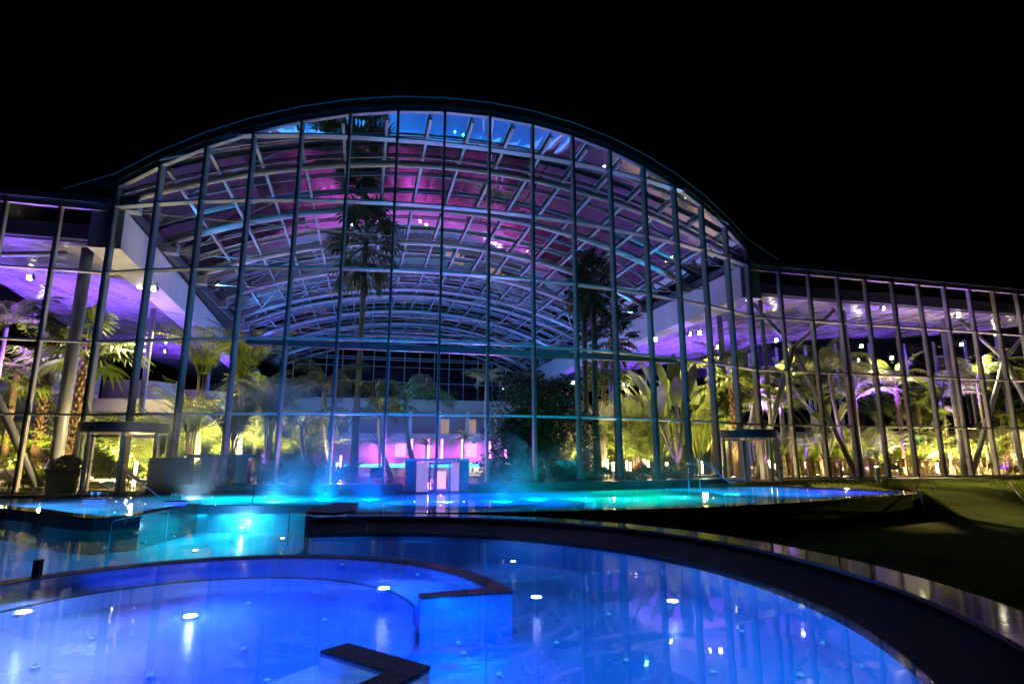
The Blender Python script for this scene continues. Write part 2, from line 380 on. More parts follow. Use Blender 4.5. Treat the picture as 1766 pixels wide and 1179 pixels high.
for k in range(len(vs)-1):
    v0, v1 = vs[k], vs[k+1]; mb = MB(); n_ = 34
    for j in range(n_):
        u0 = -17.2+34.4*j/n_; u1 = -17.2+34.4*(j+1)/n_
        a0, a1 = (max(v0, vf(u0)+.3), max(v0, vf(u1)+.3)) if k == 0 else (v0, v0)
        mb.add([(u0, a0, za(u0, 17.93)), (u1, a1, za(u1, 17.93)), (u1, v1, za(u1, 17.93)), (u0, v1, za(u0, 17.93))], [(0,1,2,3)])
    mb.build('roof_glazing', 'roofglass', hall, smooth=False)
# X bracing bay between the fourth and fifth arch
for k in range(9):
    ua, ub = -15+30*k/9+.2, -15+30*(k+1)/9-.2; um = (ua+ub)/2; mb = MB()
    c = (um, 22.05, za(um, 17.35))
    for uu, vv in ((ua, 19), (ub, 19), (ua, 25.1), (ub, 25.1)): mb.tube([(uu, vv, za(uu, 17.3)), c], .035, 5)
    mb.build('cross_brace', 'steel', hall)
# straight girder behind the curved front at second transom level
MB().box(-10.3, 10.3, -2.38, -2.1, 6.33, 6.62).build('front_girder', 'steel', hall)
# rear gable
for k in range(-7, 8):
    u = k*2.15; MB().box(u-.05, u+.05, 54.0, 54.18, 8.8, za(u, 17.2)).build('gable_mullion', 'steel', hall)
for z in (11.75, 14.95):
    w_ = 15.9 if z < 12 else sqrt(RA*RA-(RA-17.2+z)**2)-.1
    MB().box(-w_, w_, 53.9, 54.0, z-.05, z+.05).build('gable_transom', 'steel', hall)
g_ = MB(); ptsg = [(-16, 54.2, 8.8), (16, 54.2, 8.8)]+[(u, 54.2, za(u, 17.2)) for u in [16-32*k/16 for k in range(17)]]
g_.add(ptsg, [tuple(range(len(ptsg)))]); g_.build('gable_glass', 'glass', hall)
# columns and raking struts
def column(u, v, z1, r=.22, z0=.2):
    mb = MB(); mb.cyl(u, v, z0, z1, r, 18); o = mb.build('column', 'steel', hall, smooth=False)
    for p in o.data.polygons: p.use_smooth = len(p.vertices) == 4
    return o
column(-18.4, 1.6, 11.3, .26); column(-19.0, 12.6, 11.1, .17); column(25.4, 2.0, 11.1, .27); column(34.2, 2.0, 11.1, .27); column(43, 2.2, 11.1, .27)
column(18.3, 5.2, 11.1, .2); column(18.6, 1.3, 11.2, .12); column(19.2, 25, 11.1, .17); column(-19.6, 30, 11.1, .16); column(21.5, 33, 11.1, .15); column(52, 2.2, 11.1, .27)
def strut(a, b, r=.17):
    o = MB().tube([a, b], r, 12).build('strut', 'steel', hall, smooth=True); return o
strut((-22.2, .9, 7.0), (-18.9, 1.5, .3)); strut((-22.6, .9, 10.4), (-19.1, 1.3, 10.9), .13)
vx = (20.9, 1.5, 8.3)
strut(vx, (17.6, 1.8, .35)); strut(vx, (25.0, 1.8, .35)); strut(vx, (18.2, 1.5, 11.0), .13); strut(vx, (24.4, 1.5, 11.0), .13)
strut((22.3, 6.5, 7.6), (19.9, 6.4, .3), .15); strut((20.0, 9.5, 7.9), (28.8, 8.6, 8.6), .16); strut((23.5, 6.6, 8.6), (27.0, 7.2, 4.6), .13)
vx = (38.6, 1.5, 8.3); strut(vx, (34.4, 1.8, .35)); strut(vx, (42.8, 1.8, .35)); strut(vx, (35, 1.5, 11), .13); strut(vx, (42, 1.5, 11), .13)
strut((33.8, 8, 8.4), (39.5, 6.5, 7.2), .15); strut((39.5, 6.5, 7.2), (34, 8.5, 6.4), .15); strut((39.5, 6.5, 7.2), (37.6, 7, 3.5), .13)
# rear glazed wall of right wing
rw = [(22.8, 39), (26, 31), (27.7, 24), (28.9, 20), (30, 14), (33.6, 11.2), (39.3, 9.7), (42.5, 7), (44.5, 3.4)]
def seg(a, b, k): return (a[0]+(b[0]-a[0])*k, a[1]+(b[1]-a[1])*k)
for a, b in zip(rw[:-1], rw[1:]):
    L_ = math.hypot(b[0]-a[0], b[1]-a[1]); nn = max(1, round(L_/2.6))
    for k in range(nn):
        p = seg(a, b, k/nn); MB().box(p[0]-.09, p[0]+.09, p[1]-.09, p[1]+.09, .2, 11).build('rear_post', 'steel', hall)
    d = Vector((b[0]-a[0], b[1]-a[1])).normalized()
    mb = MB()
    for z in (3.5, 6.9): mb.bar((*a, z), (*b, z), .08, .12)
    mb.build('rear_rail', 'steel', hall)
    q = MB(); o_ = Vector((-d.y, d.x))*-.15
    q.add([(a[0]-o_.x, a[1]-o_.y, 3.5), (b[0]-o_.x, b[1]-o_.y, 3.5), (b[0]-o_.x, b[1]-o_.y, 11), (a[0]-o_.x, a[1]-o_.y, 11)], [(0,1,2,3)]); q.build('rear_glass', 'glass', hall)
    q = MB(); q.bar((a[0]-o_.x, a[1]-o_.y, 1.8), (b[0]-o_.x, b[1]-o_.y, 1.8), .2, 3.2); q.build('rear_wall', 'cream', hall)

# ---- revolving doors
def revolving(u, v, rad, zf, n1, rot):
    o = thing('revolving_door', n1, 'revolving door')
    bpy.data.objects.remove(o)
    hd = MB().lathe(u, v, [(rad, 2.55), (rad+.04, 2.57), (rad+.04, 2.95), (rad, 2.97)], 40).build('revolving_door', 'darkwall', hall); hd['label'] = n1
    for k in range(8):
        a = rot+2*pi*k/8
        x, y = u+rad*cos(a), v+rad*sin(a)
        MB().obox((x, y), (cos(a), sin(a)), .05, .05, zf, 2.56).build('door_post', 'wingframe', hd)
    for k in range(3):
        a = rot+.5+2*pi*k/3; mb = MB(); dd = (cos(a), sin(a))
        for r0, r1 in ((.05, .12), (rad-.2, rad-.12)): mb.obox((u+dd[0]*(r0+r1)/2, v+dd[1]*(r0+r1)/2), dd, (r1-r0)/2, .03, zf+.02, 2.5)
        for z0 in (zf+.02, 2.4): mb.obox((u+dd[0]*rad*.5, v+dd[1]*rad*.5), dd, rad/2-.2, .028, z0, z0+.1)
        mb.build('door_leaf', 'chrome', hd)
        q = MB(); q.add([(u+dd[0]*.12, v+dd[1]*.12, zf+.1), (u+dd[0]*(rad-.2), v+dd[1]*(rad-.2), zf+.1), (u+dd[0]*(rad-.2), v+dd[1]*(rad-.2), 2.4), (u+dd[0]*.12, v+dd[1]*.12, 2.4)], [(0,1,2,3)]); q.build('leaf_glass', 'glass', hd)
    for s_ in (0, pi):
        q = MB(); K = 8
        for k in range(K):
            a0 = rot+s_+R(-38)+R(76)*k/K; a1 = rot+s_+R(-38)+R(76)*(k+1)/K
            q.add([(u+rad*cos(a0), v+rad*sin(a0), zf), (u+rad*cos(a1), v+rad*sin(a1), zf), (u+rad*cos(a1), v+rad*sin(a1), 2.55), (u+rad*cos(a0), v+rad*sin(a0), 2.55)], [(0,1,2,3)])
        q.build('drum_glass', 'glass', hd)
    MB().cyl(u, v, 2.45, 2.54, .25).build('door_lamp', 'e_win', hd)
    return hd
revolving(-15.0, -.75, 1.62, .05, 'left revolving door with dark drum header', .3)
revolving(14.9, -1.1, 1.62, .25, 'right revolving door with teal lit drum header', .2)

# ---- swim vestibules in the curved front
def vest(u0, u1, vfront, z0, z1, name, lab, m_):
    hd = MB(); vb = vf((u0+u1)/2)+.1
    hd.box(u0-.1, u1+.1, vfront-.12, vb, z1-.1, z1)
    o = hd.build(name, m_, hall); o['label'] = lab; return o
uc = 0.0
v_ = vest(-3.45, -1.05, -4.75, .1, 1.52, 'swim_gate', 'low swim-through gate with white side windows and double door in blue light', 'steel')
for a, b in ((-3.5, -3.1), (-1.32, -.95)): MB().box(a, b, -4.74, -3.8, .1, 1.42).build('gate_pier', 'bluepanel', v_)
for a, b in ((-3.08, -2.62), (-1.68, -1.36)): MB().box(a, b, -4.72, -4.68, .12, 1.33).build('side_window', 'e_frost', v_)
for a in (-2.56, -2.36, -1.74): MB().box(a-.03, a+.03, -4.76, -4.66, .1, 1.36).build('door_stile', 'black', v_)
MB().box(-2.6, -1.7, -4.77, -4.65, 1.29, 1.36).build('door_head', 'black', v_)
for a, b in ((-2.53, -2.39), (-2.33, -1.77)):
    q = MB(); q.add([(a, -4.7, .1), (b, -4.7, .1), (b, -4.7, 1.3), (a, -4.7, 1.3)], [(0,1,2,3)]); q.build('door_glass', 'glass', v_)
MB().box(-2.2, -1.85, -4.4, -4.35, .3, 1.0).build('inner_light', 'e_winmag', v_)
# dark swim gate left
ul = -10.55
v2 = MB().box(-11.9, -9.2, -3.2, -2.3, 1.55, 1.68).build('side_swim_gate', 'black', hall); v2['label'] = 'dark low swim gate with one bright window left of the tall palm'
MB().box(-13.4, -11.95, -2.6, -1.9, .1, 1.55).build('gate_panel', 'black', v2)
MB().box(-11.35, -10.95, -3.2, -2.4, .1, 1.55).build('gate_pier', 'black', v2)
MB().box(-10.1, -9.65, -3.25, -2.4, .1, 1.55).build('gate_pier', 'black', v2)
MB().box(-10.95, -10.1, -3.15, -3.05, .35, .45).build('gate_sill', 'black', v2)

# ================================================================== GROUND, POOLS
COP, WL, WU = .2, -.08, .165
CC = (-3.0, 7.1); RI, RO, RG = 7.365, 8.02, 6.69
up = [(-24, 19.5), (-20, 18.9), (-15.11, 17.41), (-13.09, 16.35), (-10.88, 14.85), (-9.94, 14.44), (-9.63, 14.84), (-9.78, 16.31), (-9.95, 18.15), (-5.39, 18.2), (-5.38, 15.98), (-4.19, 15.62),
      (-2.81, 15.62), (-.52, 15.75), (1.85, 16.2), (3.51, 16.52), (5.63, 17.2), (8.55, 18.62), (11.32, 20.28), (15.13, 22.6), (16.25, 23.63), (15.82, 24.59), (14.35, 26.55), (12.87, 29.13)]
far = []
for u in [12.2, 10, 8, 6, 4, 2, -.6]: far.append(W(u, vf(u)-.95-(.5 if u > 10 else 0)))
far += [W(-.7, -4.9), W(-3.8, -4.9)]
for u in [-3.9, -6, -8, -10, -12]: far.append(W(u, vf(u)-.95))
far += [(-13.9, 22.2), (-18.64, 21.3), (-24, 20.9)]
up_poly = up+far
# lower pool outline (water): circle sector joined with the channel going back left
def arc(c, r, a0, a1, n_): return [(c[0]+r*cos(R(a0+(a1-a0)*k/n_)), c[1]+r*sin(R(a0+(a1-a0)*k/n_))) for k in range(n_+1)]
low_poly = arc(CC, RG, 107, -150, 60)+[(-12, 3.2), (-16, 4), (-22, 9), (-22, 19.0)]+[(-15.11, 17.3), (-13.09, 16.25), (-10.88, 14.75), (-9.9, 14.35), (-9.55, 14.84), (-9.7, 16.31), (-9.88, 18.12), (-5.42, 18.15), (-5.42, 15.9), (-5.25, 15.0), (-5.15, 14.6)]
GAP = [(-24, 16), (-24, 20), (-15, 17.8), (-13, 16.8), (-10.6, 15.3), (-10.3, 18.6), (-4.6, 18.6), (-4.3, 14.6), (-4.6, 13), (-6, 12), (-9, 12.5), (-11, 13.5), (-15, 15.5)]
rr = random.Random(5)
def inside(p, poly):
    x, y = p; c = False; n_ = len(poly); j = n_-1
    for i in range(n_):
        xi, yi = poly[i]; xj, yj = poly[j]
        if (yi > y) != (yj > y) and x < (xj-xi)*(y-yi)/(yj-yi)+xi: c = not c
        j = i
    return c
def g_out(x, y):
    u, v = UV(x, y); f = vf(u) if abs(u) < 16.93 else 0
    if v > f+.15: return -.6
    if x > 2:
        t = sm(-12, -8.5, v)*(.85+.15*sm(-8.5, -1, v))
        return -.62+(zb(u)+.6)*t
    return .0
NX, NY = 232, 210; X0, X1, Y0, Y1 = -28, 30, -6, 46.5
gm = MB(); lawn_f = []
mb = MB()
for j in range(NY+1):
    for i in range(NX+1):
        x = X0+(X1-X0)*i/NX; y = Y0+(Y1-Y0)*j/NY
        z = g_out(x, y)
        if inside((x, y), up_poly) or inside((x, y), low_poly) or inside((x, y), GAP) or (math.hypot(x-CC[0], y-CC[1]) < RI): z = -1.3
        mb.v.append((x, y, z))
for j in range(NY):
    for i in range(NX):
        a = j*(NX+1)+i; mb.f.append((a, a+1, a+NX+2, a+NX+1))
# outer skirts to the horizon
H0 = -.62
mb.add([(X0, Y0, H0), (X1, Y0, H0), (X1, Y1, H0), (X0, Y1, H0), (-500, -500, H0), (500, -500, H0), (500, 700, H0), (-500, 700, H0)], [(4,5,1,0),(5,6,2,1),(6,7,3,2),(7,4,0,3)])
lawn = struct(mb.build('lawn_ground', 'lawn', smooth=True))
# right wing lawn strip beyond grid handled by the skirt; paved strip along the facade
def strip(us_, off0, off1, z1, name, m_, lab=None):
    mb = MB()
    for a, b in zip(us_[:-1], us_[1:]):
        P = []
        for u in (a, b):
            for o_ in (off0, off1):
                x, y = W(u, (vf(u) if abs(u) < 16.93 else 0)-o_); P.append((x, y, z1(u)-.5)); P.append((x, y, z1(u)))
        mb.add(P, [(0,4,5,1),(2,3,7,6),(1,5,7,3),(0,2,6,4),(0,1,3,2),(4,6,7,5)])
    return mb.build(name, m_, recalc=True)
struct(strip([15.5+2*k for k in range(26)], .02, 1.3, lambda u: zb(u)+.03, 'pavement', 'paving'))
struct(strip([-34+2*k for k in range(9)]+[-16.9, -15.8, -14.6, -13.2], .02, 2.3, lambda u: zb(u)+.02, 'terrace', 'paving'))
# hall floor
flo = [W(u, (vf(u) if abs(u) < 16.93 else 0)+.3) for u in [-34]+us+[68]]+[W(68, 60), W(-34, 60)]
struct(MB().prism(flo, -.3, .18).build('hall_floor', 'floorstone', recalc=True))

# grass blades on the lit strip
rg = random.Random(3); gb = MB()
for _ in range(42000):
    u = rg.uniform(16, 46); v = -rg.uniform(1.4, 10.5)**1; x, y = W(u, v)
    if inside((x, y), up_poly) or x < 12.2 or math.hypot(x-15, y-24) < 1.8: continue
    z = g_out(x, y); a = rg.uniform(0, pi); h = rg.uniform(.03, .085); w_ = .012
    gb.add([(x-cos(a)*w_, y-sin(a)*w_, z-.01), (x+cos(a)*w_, y+sin(a)*w_, z-.01), (x+rg.uniform(-.03, .03), y+rg.uniform(-.03, .03), z+h)], [(0,1,2)])
leafmat('grassblade', (.10, .14, .008), (.17, .21, .015), .3)
tag(gb.build('grass', 'grassblade'), 'short mown grass on the lit lawn strip right of the pool', 'grass', None, 'stuff')
for nm_, P in (('bounce_slab', [(-24, 3), (-8.5, 3), (-8.5, 40), (-24, 40)]), ('bounce_slab', [(9.5, 3), (25, 3), (25, 40), (9.5, 40)])):  # pale slabs added to give the roof glass amber reflections
    struct(MB().prism([W(*p) for p in P], .17, .186).build(nm_, 'paving', recalc=True))
# low ledge in front of the curved facade
def ledge(ua, ub, lab, n_=8, zt=.5):
    mb = MB(); P = []
    for k in range(n_+1):
        u = ua+(ub-ua)*k/n_; P.append(W(u, vf(u)-.08))
    for k in range(n_, -1, -1):
        u = ua+(ub-ua)*k/n_; P.append(W(u, vf(u)-.9))
    mb.prism(P, -.6, zt); o = mb.build('ledge_wall', 'granite', recalc=True); return tag(o, lab, 'low wall')
ledge(-13.3, -3.6, 'low dark stone ledge under the glass left of the swim-through gate', 10)
ledge(-.85, 12.6, 'long low dark stone ledge under the glass right of the swim-through gate', 12)

# pool shells
def poly_path(P, closed=False):
    out = []; n_ = len(P)
    for i in range(n_):
        if closed: a, b = P[i-1], P[(i+1) % n_]
        else: a, b = P[max(i-1, 0)], P[min(i+1, n_-1)]
        d = Vector((b[0]-a[0], b[1]-a[1])).normalized(); out.append((P[i][0], P[i][1], d.y, -d.x))
    return out
# upper pool: floor, wall ring, coping
upool = thing('upper_pool', 'raised thermal pool along the glass front, glowing teal, blue and green', 'pool', (0, 0, 0))
MB().prism(up_poly, -.85, -.6).build('pool_floor', 'tile', upool, recalc=True)
near = up[:9]; near2 = up[9:]
pp = poly_path(up[:9]); MB().sweep(pp, [(0, -.9), (.34, -.9), (.34, COP-.07), (.38, COP-.06), (.38, COP), (-.12, COP), (-.12, WU-.02), (0, WU-.03)]).build('rim', 'wetgranite', upool, recalc=True)
pp = poly_path(up[10:]); MB().sweep(pp, [(-.12, -.9), (.22, -.9), (.22, COP-.07), (.26, COP-.06), (.26, COP), (-.30, COP), (-.30, WU-.02), (-.12, WU-.03)]).build('rim', 'wetgranite', upool, recalc=True)
MB().sweep(poly_path([up[8], up[9]]), [(0, -.9), (.1, -.9), (.1, WU-.015), (-.1, WU-.015), (-.1, -.9)]).build('weir', 'tile', upool, recalc=True)
MB().sweep(poly_path(far), [(0, -.9), (.3, -.9), (.3, COP+.02), (-.05, COP+.02), (-.05, -.9)]).build('far_kerb', 'granite', upool, recalc=True)
struct(MB().prism([(p[0], p[1]) for p in up_poly], WU-.001, WU).build('upper_pool_water', 'water')) if False else None
w = MB(); w.add([(p[0], p[1], WU) for p in up_poly], [tuple(range(len(up_poly)))]); struct(w.build('upper_water', 'water_up'))
# submerged round bench seen as green crescent
MB().sweep([(x_, y_, cos(a_), sin(a_)) for a_ in [R(-20+200*k/24) for k in range(25)] for x_, y_ in [(5.6+2.3*cos(a_), 23.0+2.3*sin(a_))]], [(0, -.6), (.45, -.6), (.45, -.12), (0, -.12)]).build('pool_bench', 'tile', upool, recalc=True)
MB().sweep([(x_, y_, cos(a_), sin(a_)) for a_ in [R(180+180*k/24) for k in range(25)] for x_, y_ in [(-1.6+2.1*cos(a_), 19.6+1.7*sin(a_))]], [(0, -.6), (.45, -.6), (.45, -.12), (0, -.12)]).build('pool_bench', 'tile', upool, recalc=True)
# slab at the corner where rim and round coping meet
tag(MB().prism([(-5.5, 15.9), (-5.45, 18.25), (-4.7, 18.05), (-4.15, 15.6), (-4.5, 14.95), (-5.3, 15.2)], -.9, COP+.035).build('corner_slab', 'granite', recalc=True), 'dark stone slab ending the round coping beside the teal channel', 'stone slab')
# lower pool
lpool = thing('lower_pool', 'large round lower pool with curved dark stone coping in the foreground', 'pool', (0, 0, 0))
MB().prism(low_poly, -.85, -.645).build('pool_floor', 'tile', lpool, recalc=True)
ring = [(CC[0]+cos(R(a)), CC[1]+sin(R(a)), cos(R(a)), sin(R(a))) for a in [104-254*k/90 for k in range(91)]]
MB().sweep(ring, [(RI-1+.1, COP-.055), (RO-1.04, COP-.055), (RO-1.04, -.9), (RI-1+.1, -.9)]).build('outer_wall', 'granite', lpool, recalc=True)
for k in range(60):
    a0 = 104-254*k/60; a1 = 104-254*(k+1)/60+.055; sg_ = []
    for q in range(4): a_ = R(a0+(a1-a0)*q/3); sg_.append((CC[0]+cos(a_), CC[1]+sin(a_), cos(a_), sin(a_)))
    dz = rr.uniform(-.0015, .0015)
    MB().sweep(sg_, [(RI-1.0, COP-.05), (RI-1.0, COP-.006+dz), (RI-.994, COP+dz), (RO-1.006, COP+dz), (RO-1, COP-.006+dz), (RO-1, COP-.05)]).build('coping_stone', 'wetgranite', lpool, recalc=True)
MB().sweep(ring, [(RI-1+.09, COP-.062), (RG-1, WL-.02), (RG-1, WL-.1), (RI-1+.09, WL-.4)]).build('gutter_slope', 'gutterstone', lpool, recalc=True)
MB().sweep(ring, [(RG-1, WL-.10), (RG-1, -.8), (RG-.9, -.8), (RG-.9, WL-.10)]).build('basin_wall', 'tile', lpool, recalc=True)
w = MB(); w.add([(p[0], p[1], WL) for p in low_poly], [tuple(range(len(low_poly)))]); struct(w.build('lower_water', 'water'))
# whirlpool ring bench
RC = (-3.71, 6.81)
rb = thing('ring_bench', 'submerged circular whirlpool bench with dark top edge and open end toward the camera', 'pool bench', (0, 0, 0))
ang = [20.6+(329.8-20.6)*k/80 for k in range(81)]
shf = lambda a: 1-.43*sm(268, 331, a)
path = [(RC[0]+cos(R(a))*shf(a), RC[1]+sin(R(a))*shf(a), cos(R(a)), sin(R(a))) for a in ang]
RT = -.062
MB().sweep(path, [(2.61, -.65), (2.61, RT-.02), (2.86, RT-.02), (2.86, -.65)]).build('ring_wall', 'tile', rb, recalc=True)
MB().sweep(path, [(2.60, RT-.019), (2.60, RT), (2.87, RT), (2.87, RT-.019)]).build('ring_cap', 'mosaic', rb, recalc=True)
MB().prism(arc(RC, 2.5, 335, 0, 6)[::-1] if False else [(x, y) for x, y in arc(RC, 2.64, 18, 332, 60)], -.64, -.42).build('ring_floor', 'tile', rb, recalc=True)
MB().sweep(path, [(1.62, -.65), (1.62, -.215), (2.608, -.215), (2.608, -.65)]).build('seat', 'tile', rb, recalc=True)
MB().sweep(path[:58], [(1.61, -.214), (1.61, -.2), (1.65, -.2), (1.65, -.214)]).build('seat_edge', 'granite', rb, recalc=True)
for P in (arc(RC, 2.68, 20.6, 15.8, 3)+arc(RC, 3.865, 15.8, 20.6, 5), [(-1.74, 5.60), (-1.55, 5.82), (-.69, 5.22), (-.82, 4.97), (-1.12, 5.17)][::-1]):
    MB().prism(P, -.65, RT-.02).build('end_block', 'tile', rb, recalc=True)
    MB().prism([(RC[0]+(x-RC[0])*1.002, RC[1]+(y-RC[1])*1.002) for x, y in P], RT-.019, RT+.002).build('end_cap', 'mosaic', rb, recalc=True)
# ---- handrails
def rail(name, lab, pts, r=.022, posts=(), m_='chrome'):
    o = thing(name, lab, 'handrail', (0, 0, 0))
    MB().tube(pts, r, 8).build('rail', m_, o, smooth=True)
    for p, z in posts: MB().tube([(p[0], p[1], z), (p[0], p[1], p[2])], r*.9, 8).build('post', m_, o, smooth=True)
    return o
a = onz(190, 918, WL); b = onz(245, 910, WL)
rail('handrail', 'curved chrome handrail beside the corner of the left raised pool', [(a[0], a[1], -.6), (a[0], a[1], .16), (a[0]+.05, a[1]+.03, .2), (b[0]-.02, b[1]+.9, .24), (b[0]+.02, b[1]+1.0, .2), (b[0]+.02, b[1]+1.0, -.6)], .018)
a = onz(498, 902, WL); b = onz(555, 908, WL); c = onz(636, 915, WL)
rail('handrail', 'long low chrome handrail in the water along the corner slab', [(a[0], a[1], -.6), (a[0], a[1], .16), (a[0]+.05, a[1]-.03, .2), (b[0], b[1]-.2, .18), (c[0]-.05, c[1]-.15, .14), (c[0], c[1]-.15, .1), (c[0], c[1]-.15, -.6)], .018, [((b[0], b[1]-.2, .18), -.6)])
# left pool handrail (over steps)
def P3(x, y, Y): return (atY(x, Y, zat(y, Y)), Y, zat(y, Y))
rail('handrail', 'tall steel handrail stepping down into the left raised pool before the left revolving door',
     [P3(120, 812, 22.0), P3(150, 795, 21.6), P3(193, 794, 21.2), P3(275, 856, 20.4)], .02, [(P3(193, 794, 21.2), 0), (P3(150, 795, 21.6), 0)])
rail('handrail', 'second steel rail behind the left handrail, ending at a post', [P3(196, 797, 22), P3(257, 796, 22.3)], .016, [(P3(257, 796, 22.3), 0)])
rail('handrail', 'teal lit handrail running down into the water before the right revolving door',
     [P3(1186, 800, 26.3), P3(1218, 799, 26.6), P3(1264, 836, 26.2)], .022, [(P3(1205, 799.5, 26.5), 0), (P3(1186, 800, 26.3), 0)])
rail('handrail', 'dark handrail behind the teal one by the right revolving door',
     [P3(1186, 806, 28.6), P3(1192, 794, 28.6), P3(1222, 795, 28.4), P3(1240, 812, 28.0)], .02, [(P3(1186, 806, 28.6), 0)])
rail('handrail', 'short upright teal handrail at the weir of the channel', [P3(436, 838, 18.6), P3(441, 838, 18.6), P3(439, 839, 18.8)], .02, [(P3(438, 838, 18.6), -.3)])
# overflow spouts (blue boxes with chrome jets) on left pool
for (x, y, Yd, lab) in ((163, 862, 19.2, 'blue lit spout box with chrome funnels in the left raised pool'), (303, 866, 18.6, 'chrome water spout on blue base at the right corner of the left raised pool')):
    px_ = onz(x, y+4, WU); o = thing('water_spout', lab, 'water spout', (px_[0], px_[1], WU))
    MB().box(-.28, .28, -.12, .12, -.02, .1).build('base', 'e_blue', o); MB().box(-.3, .3, -.14, .14, .1, .125).build('lid', 'dark', o)
    for q in (-.1, .1): MB().lathe(q, 0, [(.02, .125), (.02, .2), (.07, .33), (.06, .335)], 10).build('funnel', 'chrome', o)
# black spout post on the ring
p = onz(64, 987, -.05); o = thing('water_post', 'small black square post standing in the water at left', 'post', (p[0], p[1], -.05))
MB().box(-.045, .045, -.045, .045, -.5, .17).build('body', 'black', o); MB().box(-.05, .05, -.05, .05, .17, .185).build('cap', 'granite', o)
# planter urn
p = onz(97, 856, .05); o = thing('urn_planter', 'big dark urn planter with rounded clipped bush on the left terrace', 'planter', (p[0], p[1]+.2, .03))
MB().lathe(0, 0, [(.42, 0), (.5, .1), (.56, .75), (.6, 1.02), (.66, 1.05), (.66, 1.12), (.56, 1.12), (.55, 1.0)], 28).build('pot', 'dark', o, smooth=True)
# bollards
def bollard(x, y, z, lab, hh=.95, lit=True):
    o = thing('bollard_lamp', lab, 'bollard', (x, y, z), group='bollards by the lawn')
    MB().cyl(0, 0, 0, hh*.85, .085, 18).build('post', 'flash', o)
    if lit: MB().cyl(0, 0, hh*.86, hh*.9, .07, 14).build('lens', 'e_candle', o)
    MB().lathe(0, 0, [(.1, hh*.92), (.11, hh*.94), (.1, hh)], 18).build('cap', 'dark', o)
    if lit: light('bollard_light', 'POINT', (0, 0, hh*.88), 25, (1, .75, .4), o, .06)
p = onz(1520, 842, .0); bollard(p[0], p[1]+.2, g_out(*p), 'lit bollard lamp on the lawn behind the upper pool corner', 1.0)
p = onz(1348, 832, .25); bollard(p[0], p[1], .25, 'dark unlit bollard beside the right revolving door', .75, False)
# parasol pole / rods on right
o = tag(MB().tube([P3(1741, 831, 26), P3(1772, 872, 22)], .025, 8).build('garden_pole', 'black', smooth=True), 'thin dark slanted pole on the lawn at the right edge', 'pole')
o = tag(MB().tube([P3(1580, 846, 22.8), P3(1592, 862, 22.0), P3(1600, 905, 21.0)], [.05, .05, .05], 8).build('drain_hose', 'black', smooth=True), 'black hose hanging over the right end of the upper pool wall', 'hose')

# ================================================================== PLANTS
def frond(mb, base, az, L, e0=65, bend=95, nl=22, ll=.55, lw=.05, rnd=random, droop=.35):
    pts = []; p = Vector(base); ns = 10
    for k in range(ns+1):
        pts.append(p.copy()); t = k/ns; e = R(e0-bend*t**1.25); d = Vector((cos(az)*cos(e), sin(az)*cos(e), sin(e))); p = p+d*L/ns
    mb.tube(pts[::2], [.03*L/3*(1-.8*i/5) for i in range(6)], 3, cap=False)
    side = Vector((-sin(az), cos(az), 0))
    for k in range(nl):
        t = .14+.86*k/nl; f = t*ns; i = min(int(f), ns-1); q = pts[i].lerp(pts[i+1], f-i); d = (pts[i+1]-pts[i]).normalized()
        w_ = ll*sin(pi*min(1, .18+t*.82))**.6*rnd.uniform(.85, 1.1)
        for s_ in (-1, 1):
            o_ = (side*s_*.85+d*.55).normalized(); tip = q+o_*w_+Vector((0, 0, -droop*w_*rnd.uniform(.6, 1.4))); mid = q+o_*w_*.45+Vector((0, 0, .02))
            wd = d*lw*.5
            mb.add([q-wd*.6, mid-wd, tip, mid+wd, q+wd*.6], [(0,1,2,3,4)])
def fanleaf(mb, base, az, e, pl, rad, n_=15, rnd=random, drop=.3):
    d = Vector((cos(az)*cos(e), sin(az)*cos(e), sin(e))); h = Vector(base)+d*pl; sag = Vector((0, 0, -pl*.12)); h = h+sag
    mb.tube([base, Vector(base).lerp(h, .5)+Vector((0, 0, .05)), h], [.025, .02, .014], 3, cap=False)
    side = Vector((-sin(az), cos(az), 0)); up_ = side.cross(d)*-1
    for k in range(n_):
        a = R(-125+250*k/(n_-1)); r_ = rad*(.75+.25*cos(a))*rnd.uniform(.92, 1.05)
        o_ = (d*cos(a)+side*sin(a)).normalized(); c_ = h+o_*r_*.55; tip = h+o_*r_+Vector((0, 0, -drop*r_*rnd.uniform(.5, 1.3)))
        wv = o_.cross(Vector((0, 0, 1)));
        if wv.length < .1: wv = side
        wv = wv.normalized()*rad*.085
        fold = Vector((0, 0, .02*rad))
        mb.add([h, c_-wv, tip, c_+wv, c_+fold], [(0,1,4),(4,1,2),(0,4,3),(4,2,3)])
CR = {}
